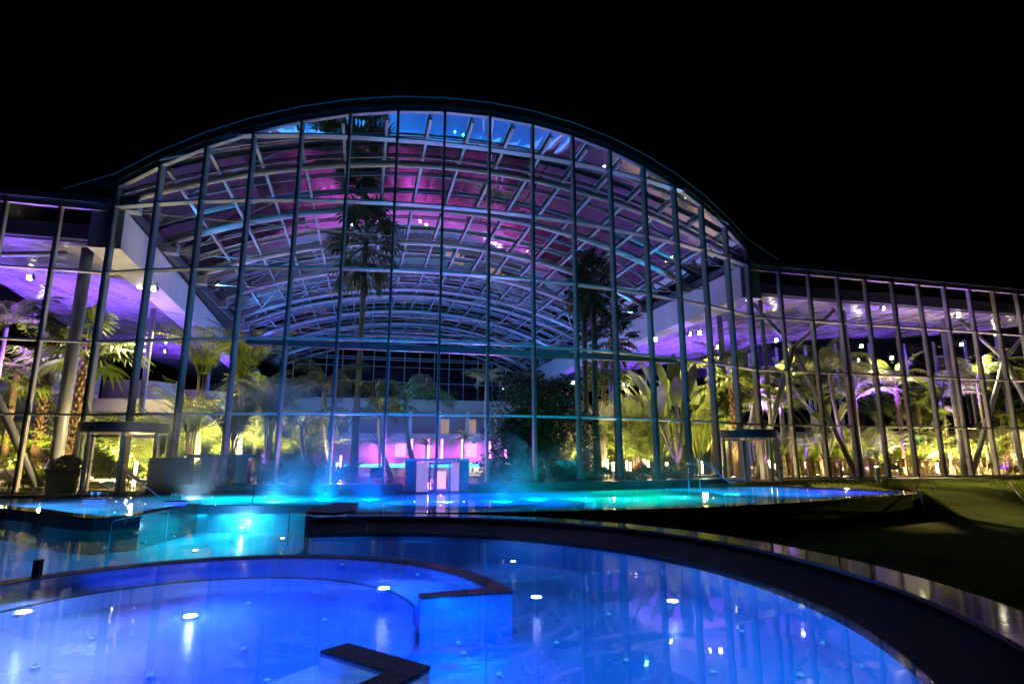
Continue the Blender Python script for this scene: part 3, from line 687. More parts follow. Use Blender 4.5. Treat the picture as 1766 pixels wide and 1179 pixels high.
def crown_mesh(kind, var):
    key = (kind, var)
    if key in CR: return CR[key]
    rnd = random.Random(hash(kind) % 1000 if False else sum(map(ord, kind))*7+var); mb = MB(); mt = 'leaf'
    if kind == 'feather':
        for k in range(17): frond(mb, (0, 0, 0), k*2.4+rnd.uniform(-.2, .2), rnd.uniform(2.4, 3.2), rnd.uniform(25, 80), rnd.uniform(70, 120), 26, .62, .05, rnd)
    elif kind == 'coconut':
        for k in range(14): frond(mb, (0, 0, 0), k*2.4+rnd.uniform(-.2, .2), rnd.uniform(3.2, 4.0), rnd.uniform(20, 78), rnd.uniform(80, 120), 34, .85, .055, rnd, .7)
        mt = 'leafdark'
    elif kind == 'areca':
        for k in range(26):
            a = k*2.4; b_ = (.35*cos(a)*rnd.random(), .35*sin(a)*rnd.random(), 0)
            frond(mb, b_, a+rnd.uniform(-.3, .3), rnd.uniform(2.2, 3.6), rnd.uniform(68, 88), rnd.uniform(60, 105), 22, .5, .045, rnd)
        mt = 'leafbright'
    elif kind == 'fan':
        for k in range(24): fanleaf(mb, (0, 0, -.01*k), k*2.4, R(rnd.uniform(-35, 75)), rnd.uniform(.8, 1.3), rnd.uniform(.8, 1.1), 17, rnd)
    elif kind == 'washingtonia':
        for k in range(46): fanleaf(mb, (0, 0, -.02*k), k*2.4, R(80-150*k/46+rnd.uniform(-8, 8)), rnd.uniform(.85, 1.25), rnd.uniform(.75, .95), 15, rnd, .35)
        mt = 'leafdark'
    elif kind == 'shrub':
        for k in range(30):
            a = k*2.4; frond(mb, (rnd.uniform(-.3, .3), rnd.uniform(-.3, .3), 0), a, rnd.uniform(.9, 1.6), rnd.uniform(40, 85), rnd.uniform(50, 110), 12, .3, .06, rnd)
    elif kind == 'fanshrub':
        for k in range(16): fanleaf(mb, (rnd.uniform(-.2, .2), rnd.uniform(-.2, .2), 0), k*2.4, R(rnd.uniform(20, 80)), rnd.uniform(.6, 1.2), rnd.uniform(.5, .75), 13, rnd)
        mt = 'leafbright'
    elif kind == 'banana':
        for k in range(13):
            a = k*2.4+rnd.uniform(-.3, .3); L = rnd.uniform(2.6, 3.6); e = R(rnd.uniform(62, 86)); d = Vector((cos(a)*cos(e), sin(a)*cos(e), sin(e))); s_ = Vector((-sin(a), cos(a), 0))
            st = Vector((cos(a)*.15, sin(a)*.15, 0)); h = st+d*L; mb.tube([st, h], [.05, .025], 5)
            LL = rnd.uniform(1.5, 2.0); prev = None; N_ = 7; W_ = rnd.uniform(.26, .34)
            for q in range(N_+1):
                t = q/N_; c_ = h+d*LL*t+Vector((cos(a), sin(a), -.6))*(.35*t*t); w_ = W_*sin(pi*min(1, .06+t*.94))**.6
                row = [c_-s_*w_, c_+Vector((0, 0, -.05)), c_+s_*w_]
                if prev: mb.add(prev+row, [(0,1,4,3),(1,2,5,4)])
                prev = row
    elif kind == 'ficus':
        blobs = [(rnd.uniform(-1.6, 1.6), rnd.uniform(-1.2, 1.2), rnd.uniform(-2.2, 1.6), rnd.uniform(.5, 1.0)) for _ in range(26)]
        for bx, by, bz, br_ in blobs:
            for _ in range(330):
                v_ = Vector((rnd.gauss(0, 1), rnd.gauss(0, 1), rnd.gauss(0, 1))).normalized()*br_*rnd.uniform(.55, 1.08)
                c_ = Vector((bx, by, bz))+v_; a = Vector((rnd.gauss(0, 1), rnd.gauss(0, 1), rnd.gauss(0, .6))).normalized(); b_ = a.cross(Vector((rnd.random(), rnd.random(), rnd.random()))).normalized()
                s_ = rnd.uniform(.07, .13); mb.add([c_-a*s_, c_+b_*s_*.45, c_+a*s_, c_-b_*s_*.45], [(0,1,2,3)])
        for i in range(10):
            bx, by, bz, br_ = blobs[i]; mb.tube([(0, 0, -2.8), (bx*.4, by*.4, bz*.5-1.2), (bx, by, bz)], [.1, .06, .02], 5)
        mt = 'leafdark'
    elif kind == 'bush':
        for _ in range(1500):
            v_ = Vector((rnd.gauss(0, 1), rnd.gauss(0, 1), abs(rnd.gauss(0, 1)))).normalized()*rnd.uniform(.6, 1.0); v_.z *= .9
            a = Vector((rnd.gauss(0, 1), rnd.gauss(0, 1), rnd.gauss(0, 1))).normalized(); b_ = a.cross(Vector((rnd.random(), rnd.random(), rnd.random()))).normalized(); s_ = rnd.uniform(.05, .1)
            mb.add([v_-a*s_, v_+b_*s_*.6, v_+a*s_, v_-b_*s_*.6], [(0,1,2,3)])
        mt = 'leafdark'
    me = mb.mesh('crown', mt); CR[key] = me; return me
crown_kinds = dict(feather=('feather_palm', 'feather palm'), coconut=('coconut_palm', 'drooping coconut palm'), areca=('areca_palm', 'clumping areca palm'), fan=('fan_palm', 'fan palm'),
    washingtonia=('tall_fan_palm', 'tall slim fan palm'), shrub=('fern_shrub', 'low ferny shrub'), fanshrub=('low_fan_palm', 'low fan palm'), banana=('banana_plant', 'paddle-leaved banana plant'), ficus=('ficus_tree', 'dense small-leaved tree'), bush=('bush', 'round bush'))
PL = []
def plant(kind, px, Y, ybot=None, ytop=None, h=None, sc=1.0, var=0, mtl=None, desc='', hairy=False, lean=0, squash=1):
    """px = photo column of the trunk top, Y = depth, ytop = photo row of crown centre"""
    z = zat(ytop, Y) if ytop else .2+(h or 0)
    PL.append(dict(kind=kind, px=px, Y=Y, z=z, sc=sc, var=var, mtl=mtl, desc=desc, hairy=hairy, lean=lean, squash=squash))
# tall slim palms
plant('washingtonia', 632, 33, ytop=400, sc=1.5, desc='tallest, trunk bare and very high')
plant('washingtonia', 1022, 32, ytop=470, sc=.95, var=1, desc='dark crown against the vault')
plant('washingtonia', 1006, 33.5, ytop=500, sc=.8, var=2, desc='slender, partly behind its neighbour')
plant('washingtonia', 1057, 33, ytop=566, sc=.95, var=1, desc='shorter, with hanging pale skirt')
# left side
plant('fan', 150, 28.5, ytop=590, sc=1.5, hairy=True, desc='wide dark crown over a rough brown trunk')
plant('fan', 92, 30, ytop=600, sc=1.25, var=1, hairy=True, desc='rough orange-brown trunk')
plant('feather', 12, 27, ytop=560, sc=1.0, desc='bright frond at the left edge')
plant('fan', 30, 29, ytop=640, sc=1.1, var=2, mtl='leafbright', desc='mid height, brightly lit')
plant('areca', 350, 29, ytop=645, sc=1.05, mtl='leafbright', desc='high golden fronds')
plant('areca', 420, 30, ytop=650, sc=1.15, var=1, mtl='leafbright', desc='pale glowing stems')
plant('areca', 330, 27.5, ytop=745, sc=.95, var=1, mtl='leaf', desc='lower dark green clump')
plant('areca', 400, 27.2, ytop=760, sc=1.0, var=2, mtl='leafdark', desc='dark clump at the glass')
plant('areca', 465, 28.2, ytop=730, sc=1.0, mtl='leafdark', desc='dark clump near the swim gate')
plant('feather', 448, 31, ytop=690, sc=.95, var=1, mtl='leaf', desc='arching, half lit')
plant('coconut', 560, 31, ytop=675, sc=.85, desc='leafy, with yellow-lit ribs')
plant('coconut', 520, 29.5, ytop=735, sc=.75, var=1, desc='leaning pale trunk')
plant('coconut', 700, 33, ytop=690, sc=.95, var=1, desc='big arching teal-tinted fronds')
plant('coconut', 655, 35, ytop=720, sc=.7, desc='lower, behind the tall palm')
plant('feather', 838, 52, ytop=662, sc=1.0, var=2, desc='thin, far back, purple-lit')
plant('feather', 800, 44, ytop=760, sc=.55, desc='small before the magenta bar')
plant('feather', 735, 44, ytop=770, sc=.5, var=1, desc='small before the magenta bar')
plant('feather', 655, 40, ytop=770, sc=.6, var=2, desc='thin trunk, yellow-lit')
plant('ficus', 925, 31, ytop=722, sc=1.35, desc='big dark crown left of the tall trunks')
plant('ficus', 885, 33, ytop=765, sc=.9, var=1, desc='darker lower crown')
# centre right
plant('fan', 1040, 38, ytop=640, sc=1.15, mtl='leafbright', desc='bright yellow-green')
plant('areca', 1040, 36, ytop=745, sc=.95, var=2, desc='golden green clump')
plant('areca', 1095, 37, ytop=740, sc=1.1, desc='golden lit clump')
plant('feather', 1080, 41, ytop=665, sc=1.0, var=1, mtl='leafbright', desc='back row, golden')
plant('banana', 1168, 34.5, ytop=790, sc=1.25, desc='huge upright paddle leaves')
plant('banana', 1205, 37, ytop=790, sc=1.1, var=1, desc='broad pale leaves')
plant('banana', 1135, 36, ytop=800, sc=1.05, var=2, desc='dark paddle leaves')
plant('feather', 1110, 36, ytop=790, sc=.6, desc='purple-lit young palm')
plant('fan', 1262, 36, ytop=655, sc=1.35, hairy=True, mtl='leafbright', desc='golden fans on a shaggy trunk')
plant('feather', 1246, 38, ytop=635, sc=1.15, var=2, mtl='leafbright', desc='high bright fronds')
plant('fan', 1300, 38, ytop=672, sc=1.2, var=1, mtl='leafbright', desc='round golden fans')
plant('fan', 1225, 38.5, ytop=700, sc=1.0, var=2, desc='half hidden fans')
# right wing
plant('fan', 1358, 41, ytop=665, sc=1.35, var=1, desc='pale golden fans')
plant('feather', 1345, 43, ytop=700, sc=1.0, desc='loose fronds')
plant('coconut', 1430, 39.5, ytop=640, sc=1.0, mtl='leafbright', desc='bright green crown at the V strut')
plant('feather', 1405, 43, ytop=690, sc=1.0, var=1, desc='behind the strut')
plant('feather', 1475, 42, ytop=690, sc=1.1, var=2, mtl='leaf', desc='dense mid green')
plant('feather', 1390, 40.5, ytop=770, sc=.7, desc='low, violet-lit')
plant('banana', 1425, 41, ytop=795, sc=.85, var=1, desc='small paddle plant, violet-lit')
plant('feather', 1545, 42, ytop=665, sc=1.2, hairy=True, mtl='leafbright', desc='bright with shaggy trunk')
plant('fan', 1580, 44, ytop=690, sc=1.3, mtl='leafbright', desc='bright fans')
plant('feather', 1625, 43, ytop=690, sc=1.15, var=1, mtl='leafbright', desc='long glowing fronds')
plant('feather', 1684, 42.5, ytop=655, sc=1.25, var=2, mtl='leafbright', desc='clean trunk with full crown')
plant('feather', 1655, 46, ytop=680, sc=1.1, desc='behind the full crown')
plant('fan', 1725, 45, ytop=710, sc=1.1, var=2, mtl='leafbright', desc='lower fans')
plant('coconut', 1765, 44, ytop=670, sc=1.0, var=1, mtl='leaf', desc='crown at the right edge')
plant('feather', 1510, 45, ytop=720, sc=1.0, var=2, desc='violet-lit behind the strut')
# low planting
lowspots = [(20, 27, 1.2, 'fanshrub'), (60, 26.6, 1.0, 'shrub'), (108, 27.8, 1.2, 'fanshrub'), (150, 30, 1.4, 'shrub'), (200, 31, 1.4, 'fanshrub'), (238, 30, 1.5, 'areca'), (270, 29, 1.1, 'areca'), (185, 33, 1.3, 'areca'), (120, 32, 1.2, 'areca'), (45, 31, 1.1, 'areca'), (0, 30, 1.2, 'areca'),
  (290, 27, 1.3, 'shrub'), (350, 26.2, 1.4, 'shrub'), (385, 26.5, 1.3, 'fanshrub'), (480, 27, 1.3, 'shrub'), (535, 27.5, 1.2, 'shrub'), (590, 30, 1.2, 'shrub'), (845, 28, .9, 'shrub'), (880, 27.6, 1.0, 'bush'), (915, 28.2, 1.0, 'shrub'), (960, 28.4, 1.0, 'bush'), (985, 29, 1.0, 'shrub'),
  (1015, 29.2, .9, 'shrub'), (1040, 29.4, .8, 'bush'), (1085, 30, .9, 'shrub'), (1110, 30.3, .8, 'bush'), (1140, 31, .9, 'shrub'), (1170, 31.5, 1.0, 'shrub'), (1010, 37, 1.2, 'fanshrub'), (1070, 38, 1.4, 'fanshrub'), (1100, 39, 1.3, 'areca'), (1150, 40, 1.2, 'areca'), (1190, 39, 1.2, 'fanshrub'), (1215, 41, 1.2, 'areca'),
  (1330, 42, 1.3, 'fanshrub'), (1375, 44, 1.2, 'areca'), (1455, 44, 1.2, 'areca'), (1520, 42, 1.2, 'shrub'), (1535, 39, 1.0, 'bush'), (1600, 47, 1.2, 'areca'), (1640, 46, 1.2, 'fanshrub'), (1700, 46, 1.2, 'areca'), (1745, 42, 1.2, 'shrub'), (1715, 41, 1.0, 'bush'), (960, 36, 1.3, 'areca'), (300, 33, 1.2, 'fanshrub'), (445, 34, 1.2, 'areca')]
ex_ = []
for px in list(range(1330, 1770, 24)): ex_.append((px+rr.uniform(-6, 6), rr.uniform(43, 49), rr.uniform(1.2, 1.7), 'areca'))
for px in list(range(0, 320, 30)): ex_.append((px+rr.uniform(-6, 6), rr.uniform(31, 36), rr.uniform(1.3, 1.9), 'areca'))
for px in list(range(1010, 1250, 26)): ex_.append((px+rr.uniform(-6, 6), rr.uniform(38, 42), rr.uniform(1.5, 2.0), 'areca'))
for px in (320, 355, 440, 480, 505): ex_.append((px, rr.uniform(30, 33), rr.uniform(1.3, 1.8), 'areca'))
lowspots += ex_
for i, (px, Y, sc, kd) in enumerate(lowspots): plant(kd, px, Y, h=.5 if kd in ('bush',) else .05, sc=sc*(.55 if kd == 'bush' else .95), var=i % 3, desc='low planting')
def bay_of(px, Y):
    x = atY(px, Y, 3.3)
    # where the sight line crosses the glass: compare with mullion photo columns
    best = None
    for i, (u, v) in enumerate(mull):
        X, Yw = W(u, v); mx = 883+F_PX*X/(Yw*cos(PITCH)+(3.3-ZC)*sin(PITCH))
        if mx <= px: best = i
    return (best if best is not None else 0)
def bay_text(i):
    if i < 8: return '%s left-wing bay from the arch' % ordn(8-i)
    if i < 24: return '%s arched-front glass bay' % ordn(i-7)
    return '%s right-wing glass bay' % ordn(i-23)
seen = {}
for p in sorted(PL, key=lambda q: q['Y']):
    key = (p['kind'], bay_of(p['px'], p['Y'])); seen[key] = seen.get(key, 0)+1; p['n'] = seen[key]; p['bay'] = key[1]
tot = seen
for p in PL:
    nm, text = crown_kinds[p['kind']]; X = atY(p['px'], p['Y'], p['z']); Xb = atY(p['px'], p['Y'], p['z'])+p['lean']
    many = tot[(p['kind'], p['bay'])] > 1
    if p['desc'] == 'low planting': lab = text+' behind the '+bay_text(p['bay'])
    else: lab = text+', '+p['desc']+', behind the '+bay_text(p['bay'])
    if len(lab.split()) > 13: lab = lab.replace(' behind the ', ' at ').replace(' glass bay', ' bay').replace('small-leaved ', '')
    if many: lab += ', %s back' % ordn(p['n']) if p['n'] > 1 else ', nearest the glass'
    o = thing(nm, lab, 'palm' if 'palm' in nm else ('tree' if 'tree' in nm else 'plant'), (X, p['Y'], .18), 0, 'plants growing inside the glass hall')
    me = crown_mesh(p['kind'], p['var'])
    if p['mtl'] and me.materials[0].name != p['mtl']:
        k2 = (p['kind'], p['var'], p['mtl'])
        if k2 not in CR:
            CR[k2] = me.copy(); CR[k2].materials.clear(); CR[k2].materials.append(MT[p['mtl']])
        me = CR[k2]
    z = p['z']-.18
    cr_ = bpy.data.objects.new('crown', me); col.objects.link(cr_); cr_.parent = o; cr_.location = (0, 0, max(z, 0)); cr_.scale = (p['sc'],)*3; cr_.rotation_euler = (0, 0, rr.uniform(0, 6))
    if z > .8 and p['kind'] != 'bush':
        r_ = {'washingtonia': .17, 'fan': .17, 'feather': .1, 'coconut': .14, 'areca': .05, 'banana': .1, 'ficus': .25, 'shrub': .04, 'fanshrub': .06}[p['kind']]
        mb = MB()
        if p['kind'] in ('areca',):
            for q in range(7):
                a = q*.9; mb.tube([(.3*cos(a), .3*sin(a), 0), (.12*cos(a+.3), .12*sin(a+.3), z*.6), (.2*cos(a), .2*sin(a), z+.1)], [r_, r_*.8, r_*.6], 6)
        elif p['kind'] == 'ficus':
            mb.tube([(0, 0, 0), (.1, 0, z*.4), (-.05, .1, max(z-1.5, .9)), (0, 0, z)], [.3, .24, .2, .08], 9)
        else:
            N_ = max(6, int(z/.35)); pts = []; rad = []; rw_ = random.Random(int(p['px']))
            sway = rw_.uniform(-.2, .2) if p['kind'] != 'coconut' else .9
            for q in range(N_*2+1):
                t = q/(N_*2); pts.append((sway*(1-t)*(1-t)*(1 if p['kind'] == 'coconut' else sin(3*t)), 0, z*t))
                rad.append(r_*(1.45-.55*min(1, t*2.5))*(1+(.10 if q % 2 else -.02)+(rw_.uniform(0, .5) if p['hairy'] else 0)))
            mb.tube(pts, rad, 9)
            if p['kind'] == 'washingtonia':   # skirt of dead leaf bases under crown
                for q in range(26):
                    a = q*2.4; zz = z-.4-q*.035; mb.bar((r_*cos(a), r_*sin(a), zz), (r_*2.2*cos(a), r_*2.2*sin(a), zz+.25), .06, .02)
            if p['hairy']:
                for q in range(int(z*26)):
                    a = q*2.4; zz = q/26; mb.bar((r_*cos(a), r_*sin(a), zz), (r_*1.9*cos(a), r_*1.9*sin(a), zz+.16), .09, .03)
        mb.build('trunk', 'trunk' if p['kind'] in ('washingtonia', 'fan', 'ficus') or p['hairy'] else 'paletrunk', o, smooth=not p['hairy'])
# urn bush
urn = [o for o in bpy.data.objects if o.name.startswith('urn_planter')][0]
bo = bpy.data.objects.new('clipped_bush', crown_mesh('bush', 1)); col.objects.link(bo); bo.parent = urn; bo.location = (.05, 0, 1.1); bo.scale = (.62, .6, .62)

# ================================================================== INTERIOR FURNISHING
# rear white gallery building
gal = thing('bar_gallery', 'white two-storey gallery with magenta lit bar at the back of the hall', 'building', (*W(0, 0), 0), TH)
MB().box(-16.2, 15.4, 47.5, 48.0, 7.35, 8.8).build('parapet', 'cream', gal)
MB().box(-16.2, 15.4, 48.0, 54, 7.2, 7.4).build('roof_slab', 'cream', gal)
MB().box(-16.2, 15.4, 52.0, 52.3, 3.9, 7.2).build('upper_wall', 'cream', gal)
MB().box(-16.2, 15.4, 46.8, 53, 3.55, 3.85).build('floor_slab', 'white', gal); MB().box(-8, 15.4, 46.7, 46.85, 3.4, 4.35).build('balustrade', 'white', gal)
MB().box(-16.2, 15.4, 50.0, 50.3, .2, 3.55).build('lower_wall', 'white', gal)
for k, u in enumerate((-7, -3.2, .6, 4.4, 8.2, 12)):
    MB().box(u-.18, u+.18, 47.4, 47.75, 3.85, 7.3).build('pillar', 'white', gal)
for u in (5.6, 9.4):
    f_ = MB().box(u-.8, u+.8, 51.94, 51.99, 4.1, 6.6).build('window', 'white', gal); MB().box(u-.7, u-.04, 51.9, 51.925, 4.2, 6.5).build('lit_pane', 'e_win', f_); MB().box(u+.04, u+.7, 51.9, 51.925, 4.2, 6.5).build('lit_pane', 'e_win', f_)
for u in (-.4, 9.2): MB().box(u-.7, u+.7, 49.9, 49.98, 1.4, 3.1).build('lit_window', 'e_winmag', gal)
MB().box(-6, 12, 48.2, 49.0, .2, 1.25).build('bar_counter', 'white', gal)
# left curved galleries
lg = thing('curved_gallery', 'cream curved balcony gallery behind the fan palms at far left', 'balcony', (*W(-29, 20), 0), TH)
for (cx, cy, r_, z0, z1, m_) in ((0, 0, 4.6, 6.0, 7.7, 'cream'), (6.2, 3.5, 2.6, 5.9, 7.3, 'cream'), (9.8, 6.0, 2.6, 5.6, 6.9, 'cream')):
    MB().sweep([(cx+cos(R(a)), cy+sin(R(a)), cos(R(a)), sin(R(a))) for a in range(-180, 1, 10)], [(r_-1, z0), (r_-1, z1), (r_-1.15, z1), (r_-1.15, z0)]).build('balcony_front', m_, lg, recalc=True)
    MB().sweep([(cx+cos(R(a)), cy+sin(R(a)), cos(R(a)), sin(R(a))) for a in range(-180, 1, 10)], [(-.9, z0-.25), (-.9, z0), (r_-1, z0), (r_-1, z0-.25)]).build('balcony_slab', 'white', lg, recalc=True)
MB().box(-6, 12, -3.0, -2.7, 4.6, 5.5).build('terrace_front', 'white', lg); MB().box(-6, 12, -2.7, 9, 4.4, 4.6).build('terrace_slab', 'white', lg)
for x in (-4, 0, 4, 8): MB().cyl(x, -1.5, .2, 4.4, .2).build('pillar', 'white', lg)
MB().box(-6, 12, 8, 8.3, .2, 5.4).build('back_wall', 'cream', lg)
# grotto/kiosk in the right of arch (cream rounded kiosk)
p = (atY(1228, 41, 1.8), 41); kx = thing('service_kiosk', 'cream kiosk with rounded front left of the right revolving door', 'kiosk', (*p, .18))
MB().lathe(0, 0, [(1.0, 0), (1.0, 2.6), (1.15, 2.65), (1.15, 2.85), (0.9, 2.9)], 28).build('body', 'cream', kx); MB().box(-.5, .5, -1.03, -.93, .9, 2.2).build('hatch', 'e_win', kx)
# green fascia shop and exit sign
p = (atY(1516, 47, 2), 47); sg = thing('service_counter', 'lit service counter with green sign band behind the right wing tables', 'counter', (*p, .18), TH)
MB().box(-4, 5.5, 2.2, 2.4, 0, 3.3).build('back_panel', 'cream', sg); MB().box(-.8, .8, 1.9, 2.15, 2.75, 3.15).build('sign_band', 'e_green', sg)
MB().box(-3.6, 4.5, .2, .9, 0, 1.05).build('counter', 'wood', sg)
for k, x in enumerate((-3, -1.6, 2.2, 3.6)): MB().box(x-.06, x+.06, 1.4, 1.52, 0, 3.3).build('post', 'white', sg)
p = (atY(1583, 44, 3), 44); zz = zat(755, 44)
ex = thing('exit_sign', 'small green lit exit sign board in the right wing', 'sign', (p[0], 44, zz), TH)
MB().box(-.85, .85, .03, .08, -.75, .3).build('board', 'white', ex); MB().box(-.05, .4, -.04, .02, -.14, .14).build('green_panel', 'e_green', ex)
fig = MB(); fig.box(.1, .16, -.05, -.041, .06, .1); fig.bar((.13, -.046, .06), (.13, -.046, -.02), .04, .008, up=(0, 1, 0)); fig.bar((.13, -.046, -.02), (.08, -.046, -.1), .02, .008, up=(0, 1, 0)); fig.bar((.13, -.046, -.02), (.18, -.046, -.1), .02, .008, up=(0, 1, 0)); fig.box(.25, .3, -.05, -.041, -.1, .1)
fig.build('running_figure', 'white', ex)
# tables and stools of the right wing
def make_table():
    o = thing('bar_table', 't', 'table', group='wooden tables along the right wing glass')
    MB().box(-.95, .95, -.4, .4, 1.02, 1.08).build('table_top', 'wood', o)
    for s_ in (-.8, .8):
        for t_ in (-.3, .3): MB().box(s_-.04, s_+.04, t_-.04, t_+.04, 0, 1.02).build('leg', 'wood', o)
    return o
def make_stool():
    o = thing('bar_stool', 's', 'stool', group='slatted wooden bar stools in the right wing')
    MB().box(-.2, .2, -.2, .2, .68, .73).build('seat', 'wood', o)
    b_ = MB()
    for k in range(4): b_.box(-.18+k*.1, -.13+k*.1, .17, .195, .73, 1.18)
    b_.box(-.2, .2, .165, .2, 1.18, 1.25); b_.build('backrest', 'wood', o)
    for s_ in (-1, 1):
        for t_ in (-1, 1): MB().bar((s_*.2, t_*.2, 0), (s_*.17, t_*.17, .68), .035, .035).build('leg', 'wood', o)
    f_ = MB(); f_.box(-.19, .19, -.2, -.17, .25, .28); f_.box(-.19, .19, .17, .2, .25, .28); f_.build('footrest', 'wood', o); return o
t0 = make_table(); s0 = make_stool(); ti = si = 0
tabs = [17.6+2.35*k for k in range(10)]
for k, u in enumerate(tabs):
    o = t0 if k == 0 else copy_tree(t0); x, y = W(u+1.6, 3.1); o.location = (x, y, .18); o.rotation_euler = (0, 0, TH)
    o['label'] = 'wooden bar table, %s from the right revolving door' % ordn(k+1)
    for q in range(4):
        s = s0 if si == 0 else copy_tree(s0); du = (-.45, .45)[q % 2]; dv = -.75 if q < 2 else .75
        x, y = W(u+1.6+du+rr.uniform(-.06, .06), 3.1+dv); s.location = (x, y, .18); s.rotation_euler = (0, 0, TH+(pi if q < 2 else 0)+rr.uniform(-.2, .2)); si += 1
        s['label'] = 'slatted wooden bar stool, %s one on the %s side of the %s table' % (('left', 'right')[q % 2], 'window' if q < 2 else 'inner', ordn(k+1))
# loungers
def make_lounger():
    o = thing('sun_lounger', 'l', 'sun lounger', group='white sun loungers inside the hall')
    MB().box(-.35, .35, -.9, .45, .32, .42).build('mattress', 'fabric', o)
    MB().bar((0, .42, .40), (0, 1.0, .85), .7, .1).build('backrest', 'fabric', o)
    for s_ in (-.3, .3):
        for t_ in (-.8, .6): MB().box(s_-.03, s_+.03, t_-.03, t_+.03, 0, .32).build('leg', 'white', o)
    return o
l0 = make_lounger()
LG = [(8, 25.8, 'at the far left edge behind the glass'), (50, 26.2, 'left of the urn planter'), (175, 26.5, 'behind the left revolving door'), (255, 26.5, 'behind the tube lamp'), (432, 28, 'framed by the dark swim gate window'), (650, 30, 'left of the swim-through gate'), (1125, 33, 'under the paddle leaves'), (1215, 31, 'beside the right handrail, close to the glass')]
for k, (px, Y, t_) in enumerate(LG):
    o = l0 if k == 0 else copy_tree(l0); o.location = (atY(px, Y, .6), Y, .18); o.rotation_euler = (0, 0, .9+.5*k); o['label'] = 'white padded sun lounger '+t_
# red potted plant + pale planter box
p = atY(1105, 34, 1.2); o = thing('red_plant', 'red-leaved plant in a dark square planter among the warm tube lamps', 'potted plant', (p, 34, .18))
MB().box(-.28, .28, -.28, .28, 0, .55).build('pot', 'dark', o)
q = crown_mesh('bush', 2).copy(); q.materials.clear(); q.materials.append(MT['leafred']); f_ = bpy.data.objects.new('foliage', q); col.objects.link(f_); f_.parent = o; f_.location = (0, 0, .62); f_.scale = (.4, .4, .55)
p = atY(978, 29.5, 1); o = thing('pale_cabinet', 'pale cyan-lit cabinet box beneath the dense dark tree', 'cabinet', (p, 29.5, .18), .2)
MB().box(-.62, .62, -.3, .3, 0, 1.15).build('body', 'white', o); MB().box(-.66, .66, -.34, .34, 1.15, 1.2).build('lid', 'white', o)
# interior pool (seen mirrored in the roof)
ip = [(W(1+9*cos(a), 21+8.5*sin(a))) for a in [2*pi*k/40 for k in range(40)]]
ipo = thing('indoor_pool', 'indoor pool in the middle of the hall with star-like lights', 'pool', (0, 0, 0))
MB().prism([(x, y) for x, y in ip], .181, .2).build('basin_floor', 'tile', ipo, recalc=True)
MB().sweep(poly_path(ip, True), [(-.25, .18), (-.25, .8), (.1, .8), (.1, .18)], closed=True).build('rim', 'white', ipo, recalc=True)
w = MB(); w.add([(x, y, .44) for x, y in ip], [tuple(range(len(ip)))]); w.build('indoor_water', 'water', ipo)
kk = 0
for (u, v, c_) in [(-3, 16, (0, .3, 1)), (4, 15.5, (0, .35, 1)), (-5, 22, (0, .5, 1)), (1, 21, (.02, .12, 1)), (7, 21, (0, .3, 1)), (-2, 27, (0, .5, .9)), (4, 27, (0, .3, 1))]:
    kk += 1; x, y = W(u, v); o = thing('basin_lamp', '%s lamp of the indoor pool from the entrance side' % ordn(kk), 'pool lamp', (x, y, .2), 0, 'lamps of the indoor pool')
    MB().lathe(0, 0, [(.1, 0), (.1, .03), (.07, .04)], 14).build('ring', 'chrome', o); MB().cyl(0, 0, .035, .045, .06, 12).build('lens', 'e_uw', o)
    light('basin_light', 'POINT', (0, 0, .2), 2200, c_, o, .05)

